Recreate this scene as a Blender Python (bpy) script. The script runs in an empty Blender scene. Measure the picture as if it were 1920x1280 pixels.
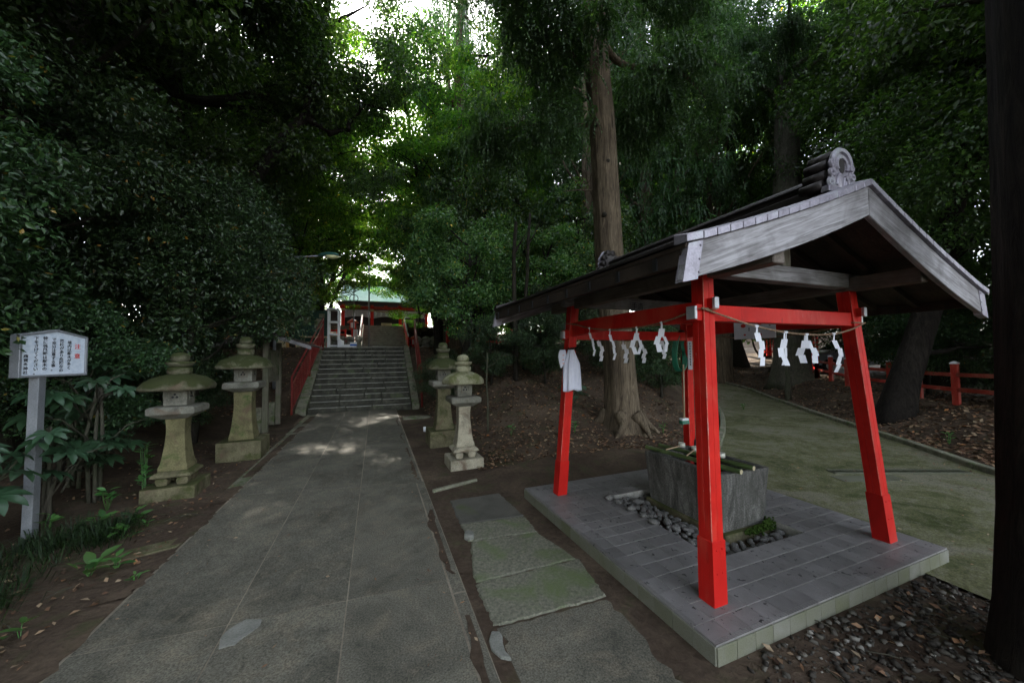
import bpy, bmesh, math, random
import numpy as np
from mathutils import Vector, Matrix

# ---------------------------------------------------------------- camera, sky, sun, exposure
SC = bpy.context.scene
COL = SC.collection
PI = math.pi
rad = math.radians

cam_d = bpy.data.cameras.new('camera')
cam_d.sensor_width = 36.0
cam_d.lens = 36.0 * 685.3 / 1920.0
cam_d.clip_start = 0.05
cam_d.clip_end = 3000.0
cam = bpy.data.objects.new('camera', cam_d)
COL.objects.link(cam)
_p, _yaw, _roll, EYE = 0.03964, 0.35587, -0.010826, 1.672
_F = Vector((math.sin(_yaw) * math.cos(_p), math.cos(_yaw) * math.cos(_p), math.sin(_p)))
_R = Vector((math.cos(_yaw), -math.sin(_yaw), 0.0))
_U = _R.cross(_F)
_R2 = math.cos(_roll) * _R + math.sin(_roll) * _U
_U2 = -math.sin(_roll) * _R + math.cos(_roll) * _U
_M = Matrix((( _R2.x, _U2.x, -_F.x, 0.0), (_R2.y, _U2.y, -_F.y, 0.0), (_R2.z, _U2.z, -_F.z, EYE), (0, 0, 0, 1)))
cam.matrix_world = _M
SC.camera = cam

SUN_EL, SUN_AZ = rad(28.5), rad(2.76)          # azimuth from +Y (the path's direction) towards +X
wd = bpy.data.worlds.new('World')
SC.world = wd
wd.use_nodes = True
wn = wd.node_tree
for n in list(wn.nodes):
    wn.nodes.remove(n)
sky = wn.nodes.new('ShaderNodeTexSky')
sky.sky_type = 'NISHITA'
sky.sun_disc = False
sky.sun_elevation = SUN_EL
sky.sun_rotation = SUN_AZ
sky.altitude = 50.0
sky.air_density = 1.0
sky.dust_density = 2.0
sky.ozone_density = 1.0
bg = wn.nodes.new('ShaderNodeBackground')
bg.inputs['Strength'].default_value = 0.15
wo = wn.nodes.new('ShaderNodeOutputWorld')
hsv = wn.nodes.new('ShaderNodeHueSaturation')      # paler, whiter sky all over, as a white balance
hsv.inputs['Saturation'].default_value = 0.4
wn.links.new(sky.outputs[0], hsv.inputs['Color'])
wn.links.new(hsv.outputs[0], bg.inputs[0])
wn.links.new(bg.outputs[0], wo.inputs[0])

sun_d = bpy.data.lights.new('sun', 'SUN')
sun_d.energy = 5.0
sun_d.angle = rad(0.53)
sun_d.color = (1.0, 0.93, 0.82)
sun = bpy.data.objects.new('sun', sun_d)
COL.objects.link(sun)
_sd = Vector((math.sin(SUN_AZ) * math.cos(SUN_EL), math.cos(SUN_AZ) * math.cos(SUN_EL), math.sin(SUN_EL)))
sun.location = _sd * 80
sun.rotation_euler = _sd.to_track_quat('Z', 'Y').to_euler()

SC.view_settings.view_transform = 'Standard'
SC.view_settings.look = 'None'
SC.view_settings.exposure = 2.85
SC.view_settings.gamma = 1.0
SC.view_settings.use_curve_mapping = False
SC.render.engine = 'CYCLES'
SC.cycles.max_bounces = 7
SC.cycles.diffuse_bounces = 4
SC.cycles.glossy_bounces = 3
SC.cycles.transmission_bounces = 5
SC.cycles.transparent_max_bounces = 8
SC.cycles.use_denoising = True
SC.cycles.sample_clamp_indirect = 6.0
SC.cycles.use_adaptive_sampling = True
SC.cycles.adaptive_threshold = 0.02

# ---------------------------------------------------------------- helpers
def tag(o, label=None, cat=None, group=None, kind=None):
    if label: o['label'] = label
    if cat: o['category'] = cat
    if group: o['group'] = group
    if kind: o['kind'] = kind
    return o

def empty(name, loc=(0, 0, 0), rz=0.0, label=None, cat=None, group=None, kind=None):
    o = bpy.data.objects.new(name, None)
    o.empty_display_size = 0.2
    COL.objects.link(o)
    o.location = loc
    o.rotation_euler = (0, 0, rz)
    return tag(o, label, cat, group, kind)

def place(name, mesh, parent=None, loc=(0, 0, 0), rot=(0, 0, 0), scale=(1, 1, 1)):
    o = bpy.data.objects.new(name, mesh)
    COL.objects.link(o)
    o.location = loc
    o.rotation_euler = rot
    o.scale = scale
    if parent is not None:
        o.parent = parent
    return o

def copy_tree(o, parent=None):
    c = o.copy()
    COL.objects.link(c)
    if parent is not None:
        c.parent = parent
        c.matrix_parent_inverse = o.matrix_parent_inverse.copy()
    for ch in [k for k in COL.objects if k.parent == o]:
        copy_tree(ch, c)
    return c

class MB:
    """collects vertices and faces of one part"""
    def __init__(self):
        self.v, self.f, self.m = [], [], []
    def add(self, vs, fs, m=0):
        b = len(self.v)
        self.v.extend([tuple(p) for p in vs])
        for q in fs:
            self.f.append(tuple(b + i for i in q))
            self.m.append(m)
        return self
    def hexa(self, p, m=0):
        return self.add(p, [(0, 3, 2, 1), (4, 5, 6, 7), (0, 1, 5, 4), (1, 2, 6, 5), (2, 3, 7, 6), (3, 0, 4, 7)], m)
    def box(self, x0, y0, z0, x1, y1, z1, m=0):
        return self.hexa([(x0, y0, z0), (x1, y0, z0), (x1, y1, z0), (x0, y1, z0), (x0, y0, z1), (x1, y0, z1), (x1, y1, z1), (x0, y1, z1)], m)
    def bar(self, a, b, w, h, m=0, up=(0, 0, 1)):
        a, b = Vector(a), Vector(b)
        d = (b - a).normalized()
        u = Vector(up)
        s = d.cross(u)
        if s.length < 1e-4:
            s = d.cross(Vector((1, 0, 0)))
        s.normalize()
        u = s.cross(d).normalized()
        s, u = s * w / 2, u * h / 2
        return self.hexa([a - s - u, a + s - u, b + s - u, b - s - u, a - s + u, a + s + u, b + s + u, b - s + u], m)
    def loft(self, rings, m=0, cap0=True, cap1=True):
        n = len(rings[0])
        vs = [p for r in rings for p in r]
        fs = []
        for i in range(len(rings) - 1):
            for k in range(n):
                k2 = (k + 1) % n
                fs.append((i * n + k, i * n + k2, (i + 1) * n + k2, (i + 1) * n + k))
        if cap0: fs.append(tuple(reversed(range(n))))
        if cap1: fs.append(tuple((len(rings) - 1) * n + k for k in range(n)))
        return self.add(vs, fs, m)
    def tube(self, pts, r, n=8, m=0, cap=True, wob=None):
        pts = [Vector(p) for p in pts]
        rs = r if isinstance(r, (list, tuple)) else [r] * len(pts)
        rings = []
        ref = None
        for i, p in enumerate(pts):
            d = (pts[min(i + 1, len(pts) - 1)] - pts[max(i - 1, 0)]).normalized()
            if ref is None:
                ref = d.orthogonal().normalized()
            else:
                ref = (ref - d * ref.dot(d))
                if ref.length < 1e-5: ref = d.orthogonal()
                ref.normalize()
            s = d.cross(ref)
            ring = []
            for k in range(n):
                a = 2 * PI * k / n
                q = rs[i] * (1 if wob is None else wob(i, k, n))
                ring.append(p + (ref * math.cos(a) + s * math.sin(a)) * q)
            rings.append(ring)
        return self.loft(rings, m, cap, cap)
    def lathe(self, prof, n=16, c=(0, 0), m=0, ph=0.0, sq=None):
        """rings about a vertical axis; sq squares the section (list or value 0 round .. 1 square)"""
        rings = []
        for j, (r, z) in enumerate(prof):
            ring = []
            q = 0 if sq is None else (sq[j] if isinstance(sq, (list, tuple)) else sq)
            for k in range(n):
                a = 2 * PI * (k + .5) / n + ph
                ca, sa = math.cos(a), math.sin(a)
                f = 1.0
                if q > 0:
                    f = (1 - q) + q / max(abs(ca), abs(sa))
                ring.append((c[0] + r * f * ca, c[1] + r * f * sa, z))
            rings.append(ring)
        return self.loft(rings, m)
    def ball(self, c, r, n=10, k=6, m=0, sc=(1, 1, 1)):
        prof = [(max(1e-3, math.sin(PI * i / k)), -math.cos(PI * i / k)) for i in range(k + 1)]
        rings = [[(c[0] + r * sc[0] * p * math.cos(2 * PI * j / n), c[1] + r * sc[1] * p * math.sin(2 * PI * j / n), c[2] + r * sc[2] * z) for j in range(n)] for p, z in prof]
        return self.loft(rings, m)
    def prism(self, outline, y0, y1, m=0, plane='xz'):
        """extrudes a 2D outline"""
        if plane == 'xz':
            a = [(x, y0, z) for x, z in outline]; b = [(x, y1, z) for x, z in outline]
        elif plane == 'xy':
            a = [(x, y, y0) for x, y in outline]; b = [(x, y, y1) for x, y in outline]
        else:
            a = [(y0, x, z) for x, z in outline]; b = [(y1, x, z) for x, z in outline]
        return self.loft([a, b], m)
    def mesh(self, name, mats, smooth=False, bevel=0.0, seg=1, jitter=0.0, org=None, sub=0, bmat=-1):
        me = bpy.data.meshes.new(name)
        vs = self.v
        if org is not None:
            vs = [(x - org[0], y - org[1], z - org[2]) for x, y, z in vs]
        me.from_pydata(vs, [], self.f)
        mats = mats if isinstance(mats, (list, tuple)) else [mats]
        for q in mats:
            me.materials.append(q)
        for p, i in zip(me.polygons, self.m):
            p.material_index = i
        bm = bmesh.new()
        bm.from_mesh(me)
        bmesh.ops.recalc_face_normals(bm, faces=bm.faces)
        if sub:
            bmesh.ops.subdivide_edges(bm, edges=bm.edges[:], cuts=sub, use_grid_fill=True)
        if bevel > 0:
            es = [e for e in bm.edges if len(e.link_faces) == 2 and e.calc_face_angle(0) > 0.5]
            bmesh.ops.bevel(bm, geom=es, offset=bevel, segments=seg, affect='EDGES', profile=0.6, clamp_overlap=True, material=bmat)
            if bmat > 0:                                  # pale tone stays on front edges only, standing in for backlight
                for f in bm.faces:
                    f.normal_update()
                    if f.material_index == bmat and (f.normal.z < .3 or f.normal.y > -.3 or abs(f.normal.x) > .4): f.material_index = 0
        if jitter > 0:
            rg = random.Random(len(vs))
            for v in bm.verts:
                v.co += Vector((rg.uniform(-1, 1), rg.uniform(-1, 1), rg.uniform(-1, 1))) * jitter
        bm.to_mesh(me)
        bm.free()
        if smooth:
            me.polygons.foreach_set('use_smooth', [True] * len(me.polygons))
        me.update()
        return me
    def build(self, name, mats, parent=None, org=None, loc=None, rz=0.0, **kw):
        me = self.mesh(name, mats, org=org, **kw)
        if loc is None:
            loc = org if org is not None else (0, 0, 0)
        return place(name, me, parent, loc, (0, 0, rz))

def text_mesh(name, body, size, mat, line=1.0, align='CENTER', extrude=0.0006, offset=0.0):
    cu = bpy.data.curves.new(name, 'FONT')
    cu.body = body
    cu.size = size
    cu.align_x = align
    cu.align_y = 'TOP'
    cu.space_line = line
    cu.extrude = extrude
    cu.resolution_u = 2
    cu.offset = offset
    o = bpy.data.objects.new(name, cu)
    COL.objects.link(o)
    dg = bpy.context.evaluated_depsgraph_get()
    me = bpy.data.meshes.new_from_object(o.evaluated_get(dg))
    bpy.data.objects.remove(o)
    bpy.data.curves.remove(cu)
    me.name = name
    me.materials.clear()
    me.materials.append(mat)
    return me

def smoothstep(a, b, x):
    t = np.clip((np.asarray(x, float) - a) / (b - a), 0, 1)
    return t * t * (3 - 2 * t)

# ---------------------------------------------------------------- materials
class NT:
    def __init__(self, name):
        self.mat = bpy.data.materials.new(name)
        self.mat.use_nodes = True
        self.t = self.mat.node_tree
        for n in list(self.t.nodes): self.t.nodes.remove(n)
        self.out = self.t.nodes.new('ShaderNodeOutputMaterial')
    def n(self, kind, **kw):
        nd = self.t.nodes.new(kind)
        for k, v in kw.items(): setattr(nd, k, v)
        return nd
    def l(self, a, b): self.t.links.new(a, b)
    def coord(self, scale=(1, 1, 1), src='Object', rnd=True):
        tc = self.n('ShaderNodeTexCoord')
        mp = self.n('ShaderNodeMapping')
        mp.inputs['Scale'].default_value = scale
        self.l(tc.outputs[src], mp.inputs['Vector'])
        if rnd:
            oi = self.n('ShaderNodeObjectInfo')
            mu = self.n('ShaderNodeMath', operation='MULTIPLY')
            mu.inputs[1].default_value = 37.0
            self.l(oi.outputs['Random'], mu.inputs[0])
            cb = self.n('ShaderNodeCombineXYZ')
            for i in range(3): self.l(mu.outputs[0], cb.inputs[i])
            self.l(cb.outputs[0], mp.inputs['Location'])
        return mp.outputs[0]
    def noise(self, vec, scale, detail=5, rough=.6, dist=0.0):
        nz = self.n('ShaderNodeTexNoise')
        nz.inputs['Scale'].default_value = scale
        nz.inputs['Detail'].default_value = detail
        nz.inputs['Roughness'].default_value = rough
        nz.inputs['Distortion'].default_value = dist
        self.l(vec, nz.inputs['Vector'])
        return nz.outputs['Fac']
    def ramp(self, fac, stops, interp='LINEAR'):
        r = self.n('ShaderNodeValToRGB')
        r.color_ramp.interpolation = interp
        el = r.color_ramp.elements
        while len(el) < len(stops): el.new(0.5)
        for e, (p, c) in zip(el, stops):
            e.position = p
            e.color = c if len(c) == 4 else (*c, 1)
        self.l(fac, r.inputs[0])
        return r.outputs[0]
    def mix(self, fac, a, b, mode='MIX'):
        m = self.n('ShaderNodeMix', data_type='RGBA', blend_type=mode)
        for s, v in ((m.inputs[0], fac), (m.inputs[6], a), (m.inputs[7], b)):
            if hasattr(v, 'is_output'): self.l(v, s)
            elif isinstance(v, (int, float)): s.default_value = v
            else: s.default_value = v if len(v) == 4 else (*v, 1)
        return m.outputs[2]
    def math(self, op, a, b=None):
        m = self.n('ShaderNodeMath', operation=op)
        for s, v in zip(m.inputs, (a, b)):
            if v is None: continue
            if hasattr(v, 'is_output'): self.l(v, s)
            else: s.default_value = v
        return m.outputs[0]
    def bsdf(self, color, rough=.8, spec=.3, metal=0.0, bump=None, bstr=.3, bdist=.01, **kw):
        b = self.n('ShaderNodeBsdfPrincipled')
        for s, v in ((b.inputs['Base Color'], color), (b.inputs['Roughness'], rough), (b.inputs['Metallic'], metal), (b.inputs['Specular IOR Level'], spec)):
            if hasattr(v, 'is_output'): self.l(v, s)
            elif isinstance(v, (int, float)): s.default_value = v
            else: s.default_value = v if len(v) == 4 else (*v, 1)
        for k, v in kw.items():
            b.inputs[k].default_value = v
        if bump is not None:
            bp = self.n('ShaderNodeBump')
            bp.inputs['Strength'].default_value = bstr
            bp.inputs['Distance'].default_value = bdist
            self.l(bump, bp.inputs['Height'])
            self.l(bp.outputs[0], b.inputs['Normal'])
        self.b = b
        return b.outputs[0]
    def done(self, shader):
        self.l(shader, self.out.inputs['Surface'])
        return self.mat

def m_noise(name, stops, scale=6, rough=.8, spec=.25, fine=60, bstr=.35, bdist=.006, coord=(1, 1, 1), metal=0.0, rnd=True, spots=None, dist=.3):
    """a two-scale mottled surface with fine relief"""
    t = NT(name)
    v = t.coord(coord, rnd=rnd)
    n1 = t.noise(v, scale, 6, .62, dist)
    n2 = t.noise(v, fine, 3, .6)
    c = t.ramp(n1, stops)
    c = t.mix(.55, c, t.ramp(n2, [(.3, (.35, .35, .35)), (.7, (.72, .72, .72))]), 'OVERLAY')
    if spots:
        s = t.noise(v, spots[0], 4, .55, .5)
        c = t.mix(t.ramp(s, [(spots[1], (0, 0, 0)), (spots[1] + spots[2], (1, 1, 1))]), c, spots[3])
    h = t.math('ADD', t.math('MULTIPLY', n1, .6), t.math('MULTIPLY', n2, .5))
    return t.done(t.bsdf(c, rough, spec, metal, h, bstr, bdist))

def m_plain(name, col, rough=.6, spec=.3, metal=0.0, var=.18, scale=14, bstr=.1):
    d = tuple(max(0, c * (1 - var)) for c in col); u = tuple(min(1, c * (1 + var)) for c in col)
    return m_noise(name, [(.3, d), (.7, u)], scale, rough, spec, scale * 9, bstr, .002, metal=metal)

def m_wood(name, dark, light, grain=(1.2, 24, 24), rough=.75, spec=.2, stain=None, rot=None):
    """grain runs along the object's x axis of the coordinate scale"""
    t = NT(name)
    v = t.coord(grain)
    if rot:
        mp = t.n('ShaderNodeMapping'); mp.inputs['Rotation'].default_value = rot
        t.l(t.n('ShaderNodeTexCoord').outputs['Object'], mp.inputs['Vector'])
        m2 = t.n('ShaderNodeMapping'); m2.inputs['Scale'].default_value = grain
        t.l(mp.outputs[0], m2.inputs['Vector']); v = m2.outputs[0]
    n1 = t.noise(v, 2.2, 6, .6, 1.2)
    v2 = t.coord((1, 1, 1))
    n2 = t.noise(v2, 2.5, 4, .6, .6)
    c = t.ramp(n1, [(.25, dark), (.5, tuple((a + b) / 2 for a, b in zip(dark, light))), (.75, light)])
    c = t.mix(t.ramp(n2, [(.42, (0, 0, 0)), (.66, (.65, .65, .65))]), c, stain if stain else tuple(x * .5 for x in dark))
    return t.done(t.bsdf(c, rough, spec, 0, n1, .35, .004))

def m_red(name, a, b, worn=True):
    t = NT(name)
    v = t.coord((1, 1, 1))
    n1 = t.noise(v, 5, 5, .6, .4)
    c = t.ramp(n1, [(.3, a), (.7, b)])
    v2 = t.coord((9, 9, 1.1))
    n2 = t.noise(v2, 4.0, 6, .7, .8)
    c = t.mix(t.ramp(n2, [(.30, (.7, .7, .7)), (.40, (0, 0, 0))]), c, tuple(x * .55 for x in a))
    if worn:
        n3 = t.noise(t.coord((14, 14, 2.4)), 3.0, 7, .72, .5)
        c = t.mix(t.ramp(n3, [(.665, (0, 0, 0)), (.70, (.8, .8, .8))]), c, (.42, .26, .21))
    n5 = t.noise(t.coord((2.2, 2.2, .8)), 1.3, 5, .62, .6)
    c = t.mix(t.ramp(n5, [(.52, (0, 0, 0)), (.66, (.55, .55, .55))]), c, tuple(x + y for x, y in zip((b[0] * .95, b[1] * 2.2, b[2] * 2.2), (0, .045, .028))))
    c = t.mix(t.ramp(n5, [(.32, (.45, .45, .45)), (.44, (0, 0, 0))]), c, tuple(x * .55 for x in a))
    n4 = t.noise(t.coord((40, 40, 4)), 3, 4, .6)
    return t.done(t.bsdf(c, .5, .22, 0, n4, .12, .003))

def m_leaf(name, dark, mid, light, trans=.35, rough=.34, rare=None, spec=.5, tl=1.5):
    t = NT(name)
    g = t.n('ShaderNodeNewGeometry')
    stops = [(0, dark), (.45, mid), (.9, light)]
    if rare: stops += [(.990, light), (.994, rare)]
    c = t.ramp(g.outputs['Random Per Island'], stops)
    oi = t.n('ShaderNodeObjectInfo')
    hs = t.n('ShaderNodeHueSaturation')
    t.l(c, hs.inputs['Color'])
    t.l(t.math('ADD', t.math('MULTIPLY', oi.outputs['Random'], .5), .75), hs.inputs['Value'])
    t.l(t.math('ADD', t.math('MULTIPLY', oi.outputs['Random'], .03), .485), hs.inputs['Hue'])
    b = t.bsdf(hs.outputs[0], rough, spec)
    tr = t.n('ShaderNodeBsdfTranslucent')
    c2 = t.mix(1.0, hs.outputs[0], (1.25 * tl, 1.5 * tl, .55 * tl), 'MULTIPLY')
    t.l(c2, tr.inputs['Color'])
    mx = t.n('ShaderNodeMixShader')
    mx.inputs[0].default_value = trans
    t.l(b, mx.inputs[1]); t.l(tr.outputs[0], mx.inputs[2])
    return t.done(mx.outputs[0])

def m_bark(name, dark, light, zs=.5, moss=None, scale=9):
    t = NT(name)
    v = t.coord((1, 1, zs * .25))
    n1 = t.noise(v, scale * 2.2, 7, .68, 1.2)
    n2 = t.noise(t.coord((1, 1, 1)), 1.6, 4, .6)
    c = t.ramp(n1, [(.32, dark), (.52, tuple((a + b) / 2 for a, b in zip(dark, light))), (.68, light)])
    c = t.mix(t.ramp(n2, [(.4, (0, 0, 0)), (.7, (.6, .6, .6))]), c, moss if moss else dark)
    return t.done(t.bsdf(c, .9, .12, 0, n1, .9, .03))

def stone_mossy(name, base, moss, amount=.5, up=0.0, scale=5.5, dirt=(.10, .075, .05), red=(.12, .08, .055)):
    """weathered stone; moss grows in patches and, with up > 0, on the faces that look up"""
    t = NT(name)
    v = t.coord((1, 1, 1))
    n1 = t.noise(v, scale, 6, .65, .5)
    n2 = t.noise(v, 70, 3, .6)
    n3 = t.noise(v, scale * .6, 5, .6, 1.0)
    c = t.ramp(n1, [(.28, tuple(x * .5 for x in base)), (.5, base), (.75, tuple(min(1, x * 1.35) for x in base))])
    c = t.mix(.5, c, t.ramp(n2, [(.3, (.3, .3, .3)), (.7, (.75, .75, .75))]), 'OVERLAY')
    c = t.mix(t.ramp(n3, [(.56, (0, 0, 0)), (.7, (.8, .8, .8))]), c, red)
    f = t.noise(v, scale * .8, 5, .65, .4)
    g = t.n('ShaderNodeNewGeometry')
    sp = t.n('ShaderNodeSeparateXYZ')
    t.l(g.outputs['Normal'], sp.inputs[0])
    f2 = t.math('ADD', f, t.math('MULTIPLY', sp.outputs['Z'], up))
    c = t.mix(t.ramp(f2, [(.72 - amount * .4, (0, 0, 0)), (.86 - amount * .4, (.9, .9, .9))]), c, t.mix(n2, tuple(x * .6 for x in moss), moss))
    h = t.math('ADD', t.math('MULTIPLY', n1, .6), t.math('MULTIPLY', n2, .5))
    return t.done(t.bsdf(c, .9, .15, 0, h, .5, .008))

M = {}
M['sand'] = m_noise('joint_sand', [(.3, (.11, .09, .066)), (.7, (.24, .205, .155))], 3)
t = NT('path_concrete')
v = t.coord((1, 1, 1))
n1 = t.noise(v, 1.5, 7, .68, .8); n2 = t.noise(v, 95, 4, .7); n3 = t.noise(v, 6.5, 6, .7, .6); n4 = t.noise(v, 310, 2, .6)
c = t.ramp(n1, [(.28, (.060, .056, .042)), (.5, (.100, .094, .074)), (.72, (.150, .138, .106))])
c = t.mix(t.ramp(n3, [(.50, (0, 0, 0)), (.68, (.75, .75, .75))]), c, (.150, .128, .094))
c = t.mix(t.ramp(n3, [(.30, (.7, .7, .7)), (.42, (0, 0, 0))]), c, (.048, .046, .036))
c = t.mix(.85, c, t.ramp(n2, [(.34, (.22, .22, .22)), (.66, (.82, .82, .80))]), 'OVERLAY')
c = t.mix(t.ramp(n4, [(.70, (0, 0, 0)), (.74, (.6, .6, .6))]), c, (.24, .23, .20))
M['path'] = t.done(t.bsdf(c, .85, .2, 0, t.math('ADD', n2, t.math('MULTIPLY', n3, 1.5)), .6, .004))
M['patch'] = m_noise('mortar_patch', [(.3, (.13, .13, .112)), (.7, (.21, .208, .182))], 9, .85, .2, 90)
M['asphalt'] = m_noise('old_asphalt', [(.25, (.052, .049, .040)), (.55, (.088, .083, .068)), (.8, (.125, .115, .092))], 3, .85, .25, 200, .7, .005, spots=(2.2, .58, .12, (.07, .085, .035)))
M['roughslab'] = m_noise('chiselled_slab', [(.3, (.085, .085, .060)), (.55, (.165, .16, .118)), (.8, (.24, .23, .18))], 38, .85, .2, 60, 1.0, .02, spots=(3.0, .5, .2, (.11, .14, .06)))
t = NT('mossy_road')
v = t.coord((1, 1, 1), rnd=False)
n1 = t.noise(v, 1.0, 8, .72, 1.2); n2 = t.noise(v, 80, 4, .7); n3 = t.noise(v, 7.0, 6, .72, .6); n4 = t.noise(v, 260, 2, .6)
c = t.ramp(n1, [(.34, (.042, .050, .016)), (.5, (.105, .106, .052)), (.60, (.150, .140, .100))])
c = t.mix(t.ramp(n3, [(.50, (0, 0, 0)), (.66, (.7, .7, .7))]), c, (.155, .145, .105))
c = t.mix(t.ramp(n3, [(.32, (.7, .7, .7)), (.44, (0, 0, 0))]), c, (.045, .056, .018))
c = t.mix(.85, c, t.ramp(n2, [(.34, (.24, .24, .24)), (.66, (.80, .80, .78))]), 'OVERLAY')
c = t.mix(t.ramp(n4, [(.70, (0, 0, 0)), (.74, (.5, .5, .5))]), c, (.22, .20, .15))
M['road'] = t.done(t.bsdf(c, .88, .15, 0, t.math('ADD', n2, t.math('MULTIPLY', n3, 1.5)), .6, .005))
M['kerb'] = stone_mossy('kerb_stone', (.17, .165, .12), (.10, .14, .05), .55)
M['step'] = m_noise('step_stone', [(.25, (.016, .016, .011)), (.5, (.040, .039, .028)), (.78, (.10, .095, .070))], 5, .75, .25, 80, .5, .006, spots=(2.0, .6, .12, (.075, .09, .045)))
M['step_edge_light'] = m_noise('lit_step_edge', [(.3, (.16, .155, .13)), (.7, (.36, .35, .30))], 6, .5, .4, 60, .3, .004)  # pale edge colour stands in for backlight on the step nosings
M['tile'] = m_noise('grey_floor_tile', [(.25, (.125, .12, .135)), (.75, (.18, .175, .19))], 5, .48, .4, 260, .12, .001)
M['tile_side'] = m_noise('grey_edge_tile', [(.25, (.10, .105, .055)), (.6, (.16, .158, .125)), (.8, (.22, .215, .20))], 2.4, .5, .4, 200, .12, .001)
M['grout'] = m_noise('tile_grout', [(.3, (.24, .23, .20)), (.7, (.40, .385, .34))], 12, .9, .1)
M['red'] = m_red('vermilion_paint', (.44, .008, .005), (.58, .017, .010))
M['red_dk'] = m_red('vermilion_sleeve', (.42, .008, .005), (.52, .012, .008), False)
M['red_old_shade'] = m_red('faded_shaded_vermilion', (.34, .03, .02), (.5, .06, .04))
M['maroon'] = m_red('dark_red_iron_paint', (.13, .016, .014), (.22, .028, .022))
M['red_worn'] = m_noise('paint_worn_at_edges', [(.35, (.46, .02, .012)), (.55, (.50, .16, .12)), (.75, (.55, .42, .36))], 9, .6, .2, 60, .2, .002)
M['wood'] = m_wood('weathered_timber', (.13, .122, .118), (.40, .385, .39), (1.6, 34, 34), stain=(.065, .055, .050))
for _k, _r in (('wood_l', .335), ('wood_r', -.335)):
    M[_k] = m_wood('weathered_bargeboard', (.11, .102, .10), (.42, .405, .42), (1.2, 22, 22), stain=(.055, .047, .043), rot=(0, _r, 0))
M['wood_dk'] = m_wood('dark_timber', (.028, .021, .016), (.07, .052, .04), (1.3, 26, 26))
M['wood_y'] = m_wood('timber_along_y', (.10, .082, .068), (.20, .17, .145), (26, 1.3, 26))
M['wood_z'] = m_wood('timber_upright', (.11, .10, .075), (.22, .20, .155), (26, 26, 1.3), stain=(.09, .11, .05))
M['copper'] = m_noise('aged_copper', [(.25, (.15, .135, .16)), (.55, (.27, .25, .29)), (.8, (.34, .36, .37))], 7, .45, .5, 90, .15, .002, metal=.35)
M['roof'] = m_noise('dark_copper_roof', [(.3, (.014, .011, .010)), (.7, (.035, .028, .026))], 4, .5, .4, 60, .2, .002, metal=.3)
M['metal'] = m_plain('pale_metal', (.62, .63, .66), .35, .5, .6)
M['alu'] = m_noise('grey_painted_metal', [(.3, (.17, .18, .195)), (.7, (.24, .25, .265))], 5, .45, .5, 90, .05, .001, metal=.3)
M['paper'] = m_plain('white_paper', (.70, .71, .76), .85, .1, 0, .03)
M['cloth'] = m_noise('white_cloth', [(.3, (.60, .61, .74)), (.7, (.76, .77, .86))], 5, .95, .05, 160, .3, .002)
M['white'] = m_plain('white_paint', (.74, .75, .76), .5, .4, 0, .08)
M['rope'] = m_noise('straw_rope', [(.3, (.16, .105, .065)), (.7, (.30, .21, .14))], 30, .95, .05, 200, .6, .004)
M['trough'] = None
M['bamboo'] = m_noise('green_bamboo', [(.3, (.045, .07, .022)), (.7, (.10, .14, .05))], 7, .4, .5, 80, .1, .002, coord=(1, .2, 1))
M['bamboo_cut'] = m_plain('cut_bamboo', (.45, .38, .24), .8)
M['handle'] = m_wood('ladle_handle', (.36, .25, .15), (.55, .41, .27), (30, 2, 30))
M['ladle'] = m_plain('pale_ladle_cup', (.55, .54, .46), .35, .5, .25)
M['water'] = None
M['black'] = m_plain('black_rubber', (.012, .012, .013), .5)
M['green_pl'] = m_plain('green_plastic', (.008, .14, .075), .4, .5)
M['ink'] = m_plain('black_ink', (.012, .012, .014), .7)
M['ink_red'] = m_plain('red_ink', (.55, .03, .02), .7)
M['sign_face'] = m_plain('sign_face', (.50, .56, .64), .35, .5, 0, .03, 3)
M['soil'] = None
M['lan1'] = stone_mossy('lantern_stone_pale', (.172, .166, .135), (.085, .11, .035), .30)
M['lan_roof'] = stone_mossy('lantern_roof_stone', (.115, .11, .07), (.040, .050, .014), .62, .25)
M['lan_base'] = stone_mossy('lantern_base_stone', (.125, .112, .066), (.065, .075, .024), .55, .12)
M['lan_shaft'] = stone_mossy('lantern_shaft_stone', (.145, .13, .066), (.075, .12, .032), .36)
M['bark_cedar'] = m_bark('cedar_bark', (.040, .029, .020), (.235, .185, .125), .35)
M['bark_dark'] = m_bark('dark_bark', (.012, .010, .008), (.05, .042, .033), .8, (.018, .022, .010))
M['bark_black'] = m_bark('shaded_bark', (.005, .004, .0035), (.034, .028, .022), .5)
M['bark_grey'] = m_bark('grey_bark', (.04, .036, .028), (.13, .118, .09), 1.2, (.04, .055, .022))
M['iron'] = m_plain('rusted_grate', (.068, .070, .046), .85)
M['bark_pale'] = m_bark('pale_bark', (.26, .25, .23), (.60, .58, .55), 1.0)
M['leaf_cam'] = m_leaf('camellia_leaf', (.013, .030, .012), (.027, .056, .021), (.048, .092, .030), .22, .36, (.26, .15, .02), .42)
M['leaf_ever_lit'] = m_leaf('lit_evergreen_leaf', (.024, .056, .022), (.060, .120, .040), (.12, .19, .055), .34, .22, (.40, .26, .04), .7)  # camellia leaf brightened, standing in for open-sky light on the right bank
M['leaf_oak'] = m_leaf('oak_leaf', (.018, .036, .013), (.034, .068, .020), (.06, .105, .026), .42, .36)
M['leaf_lit'] = m_leaf('young_leaf', (.024, .062, .014), (.060, .130, .022), (.12, .19, .03), .55, .42, (.36, .26, .03))
M['leaf_ced'] = m_leaf('cedar_spray', (.024, .050, .022), (.042, .086, .034), (.062, .115, .040), .42, .42)
M['leaf_fat'] = m_leaf('fatsia_leaf', (.018, .042, .020), (.026, .060, .028), (.036, .078, .034), .14, .34, None, .5, 1.0)
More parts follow.
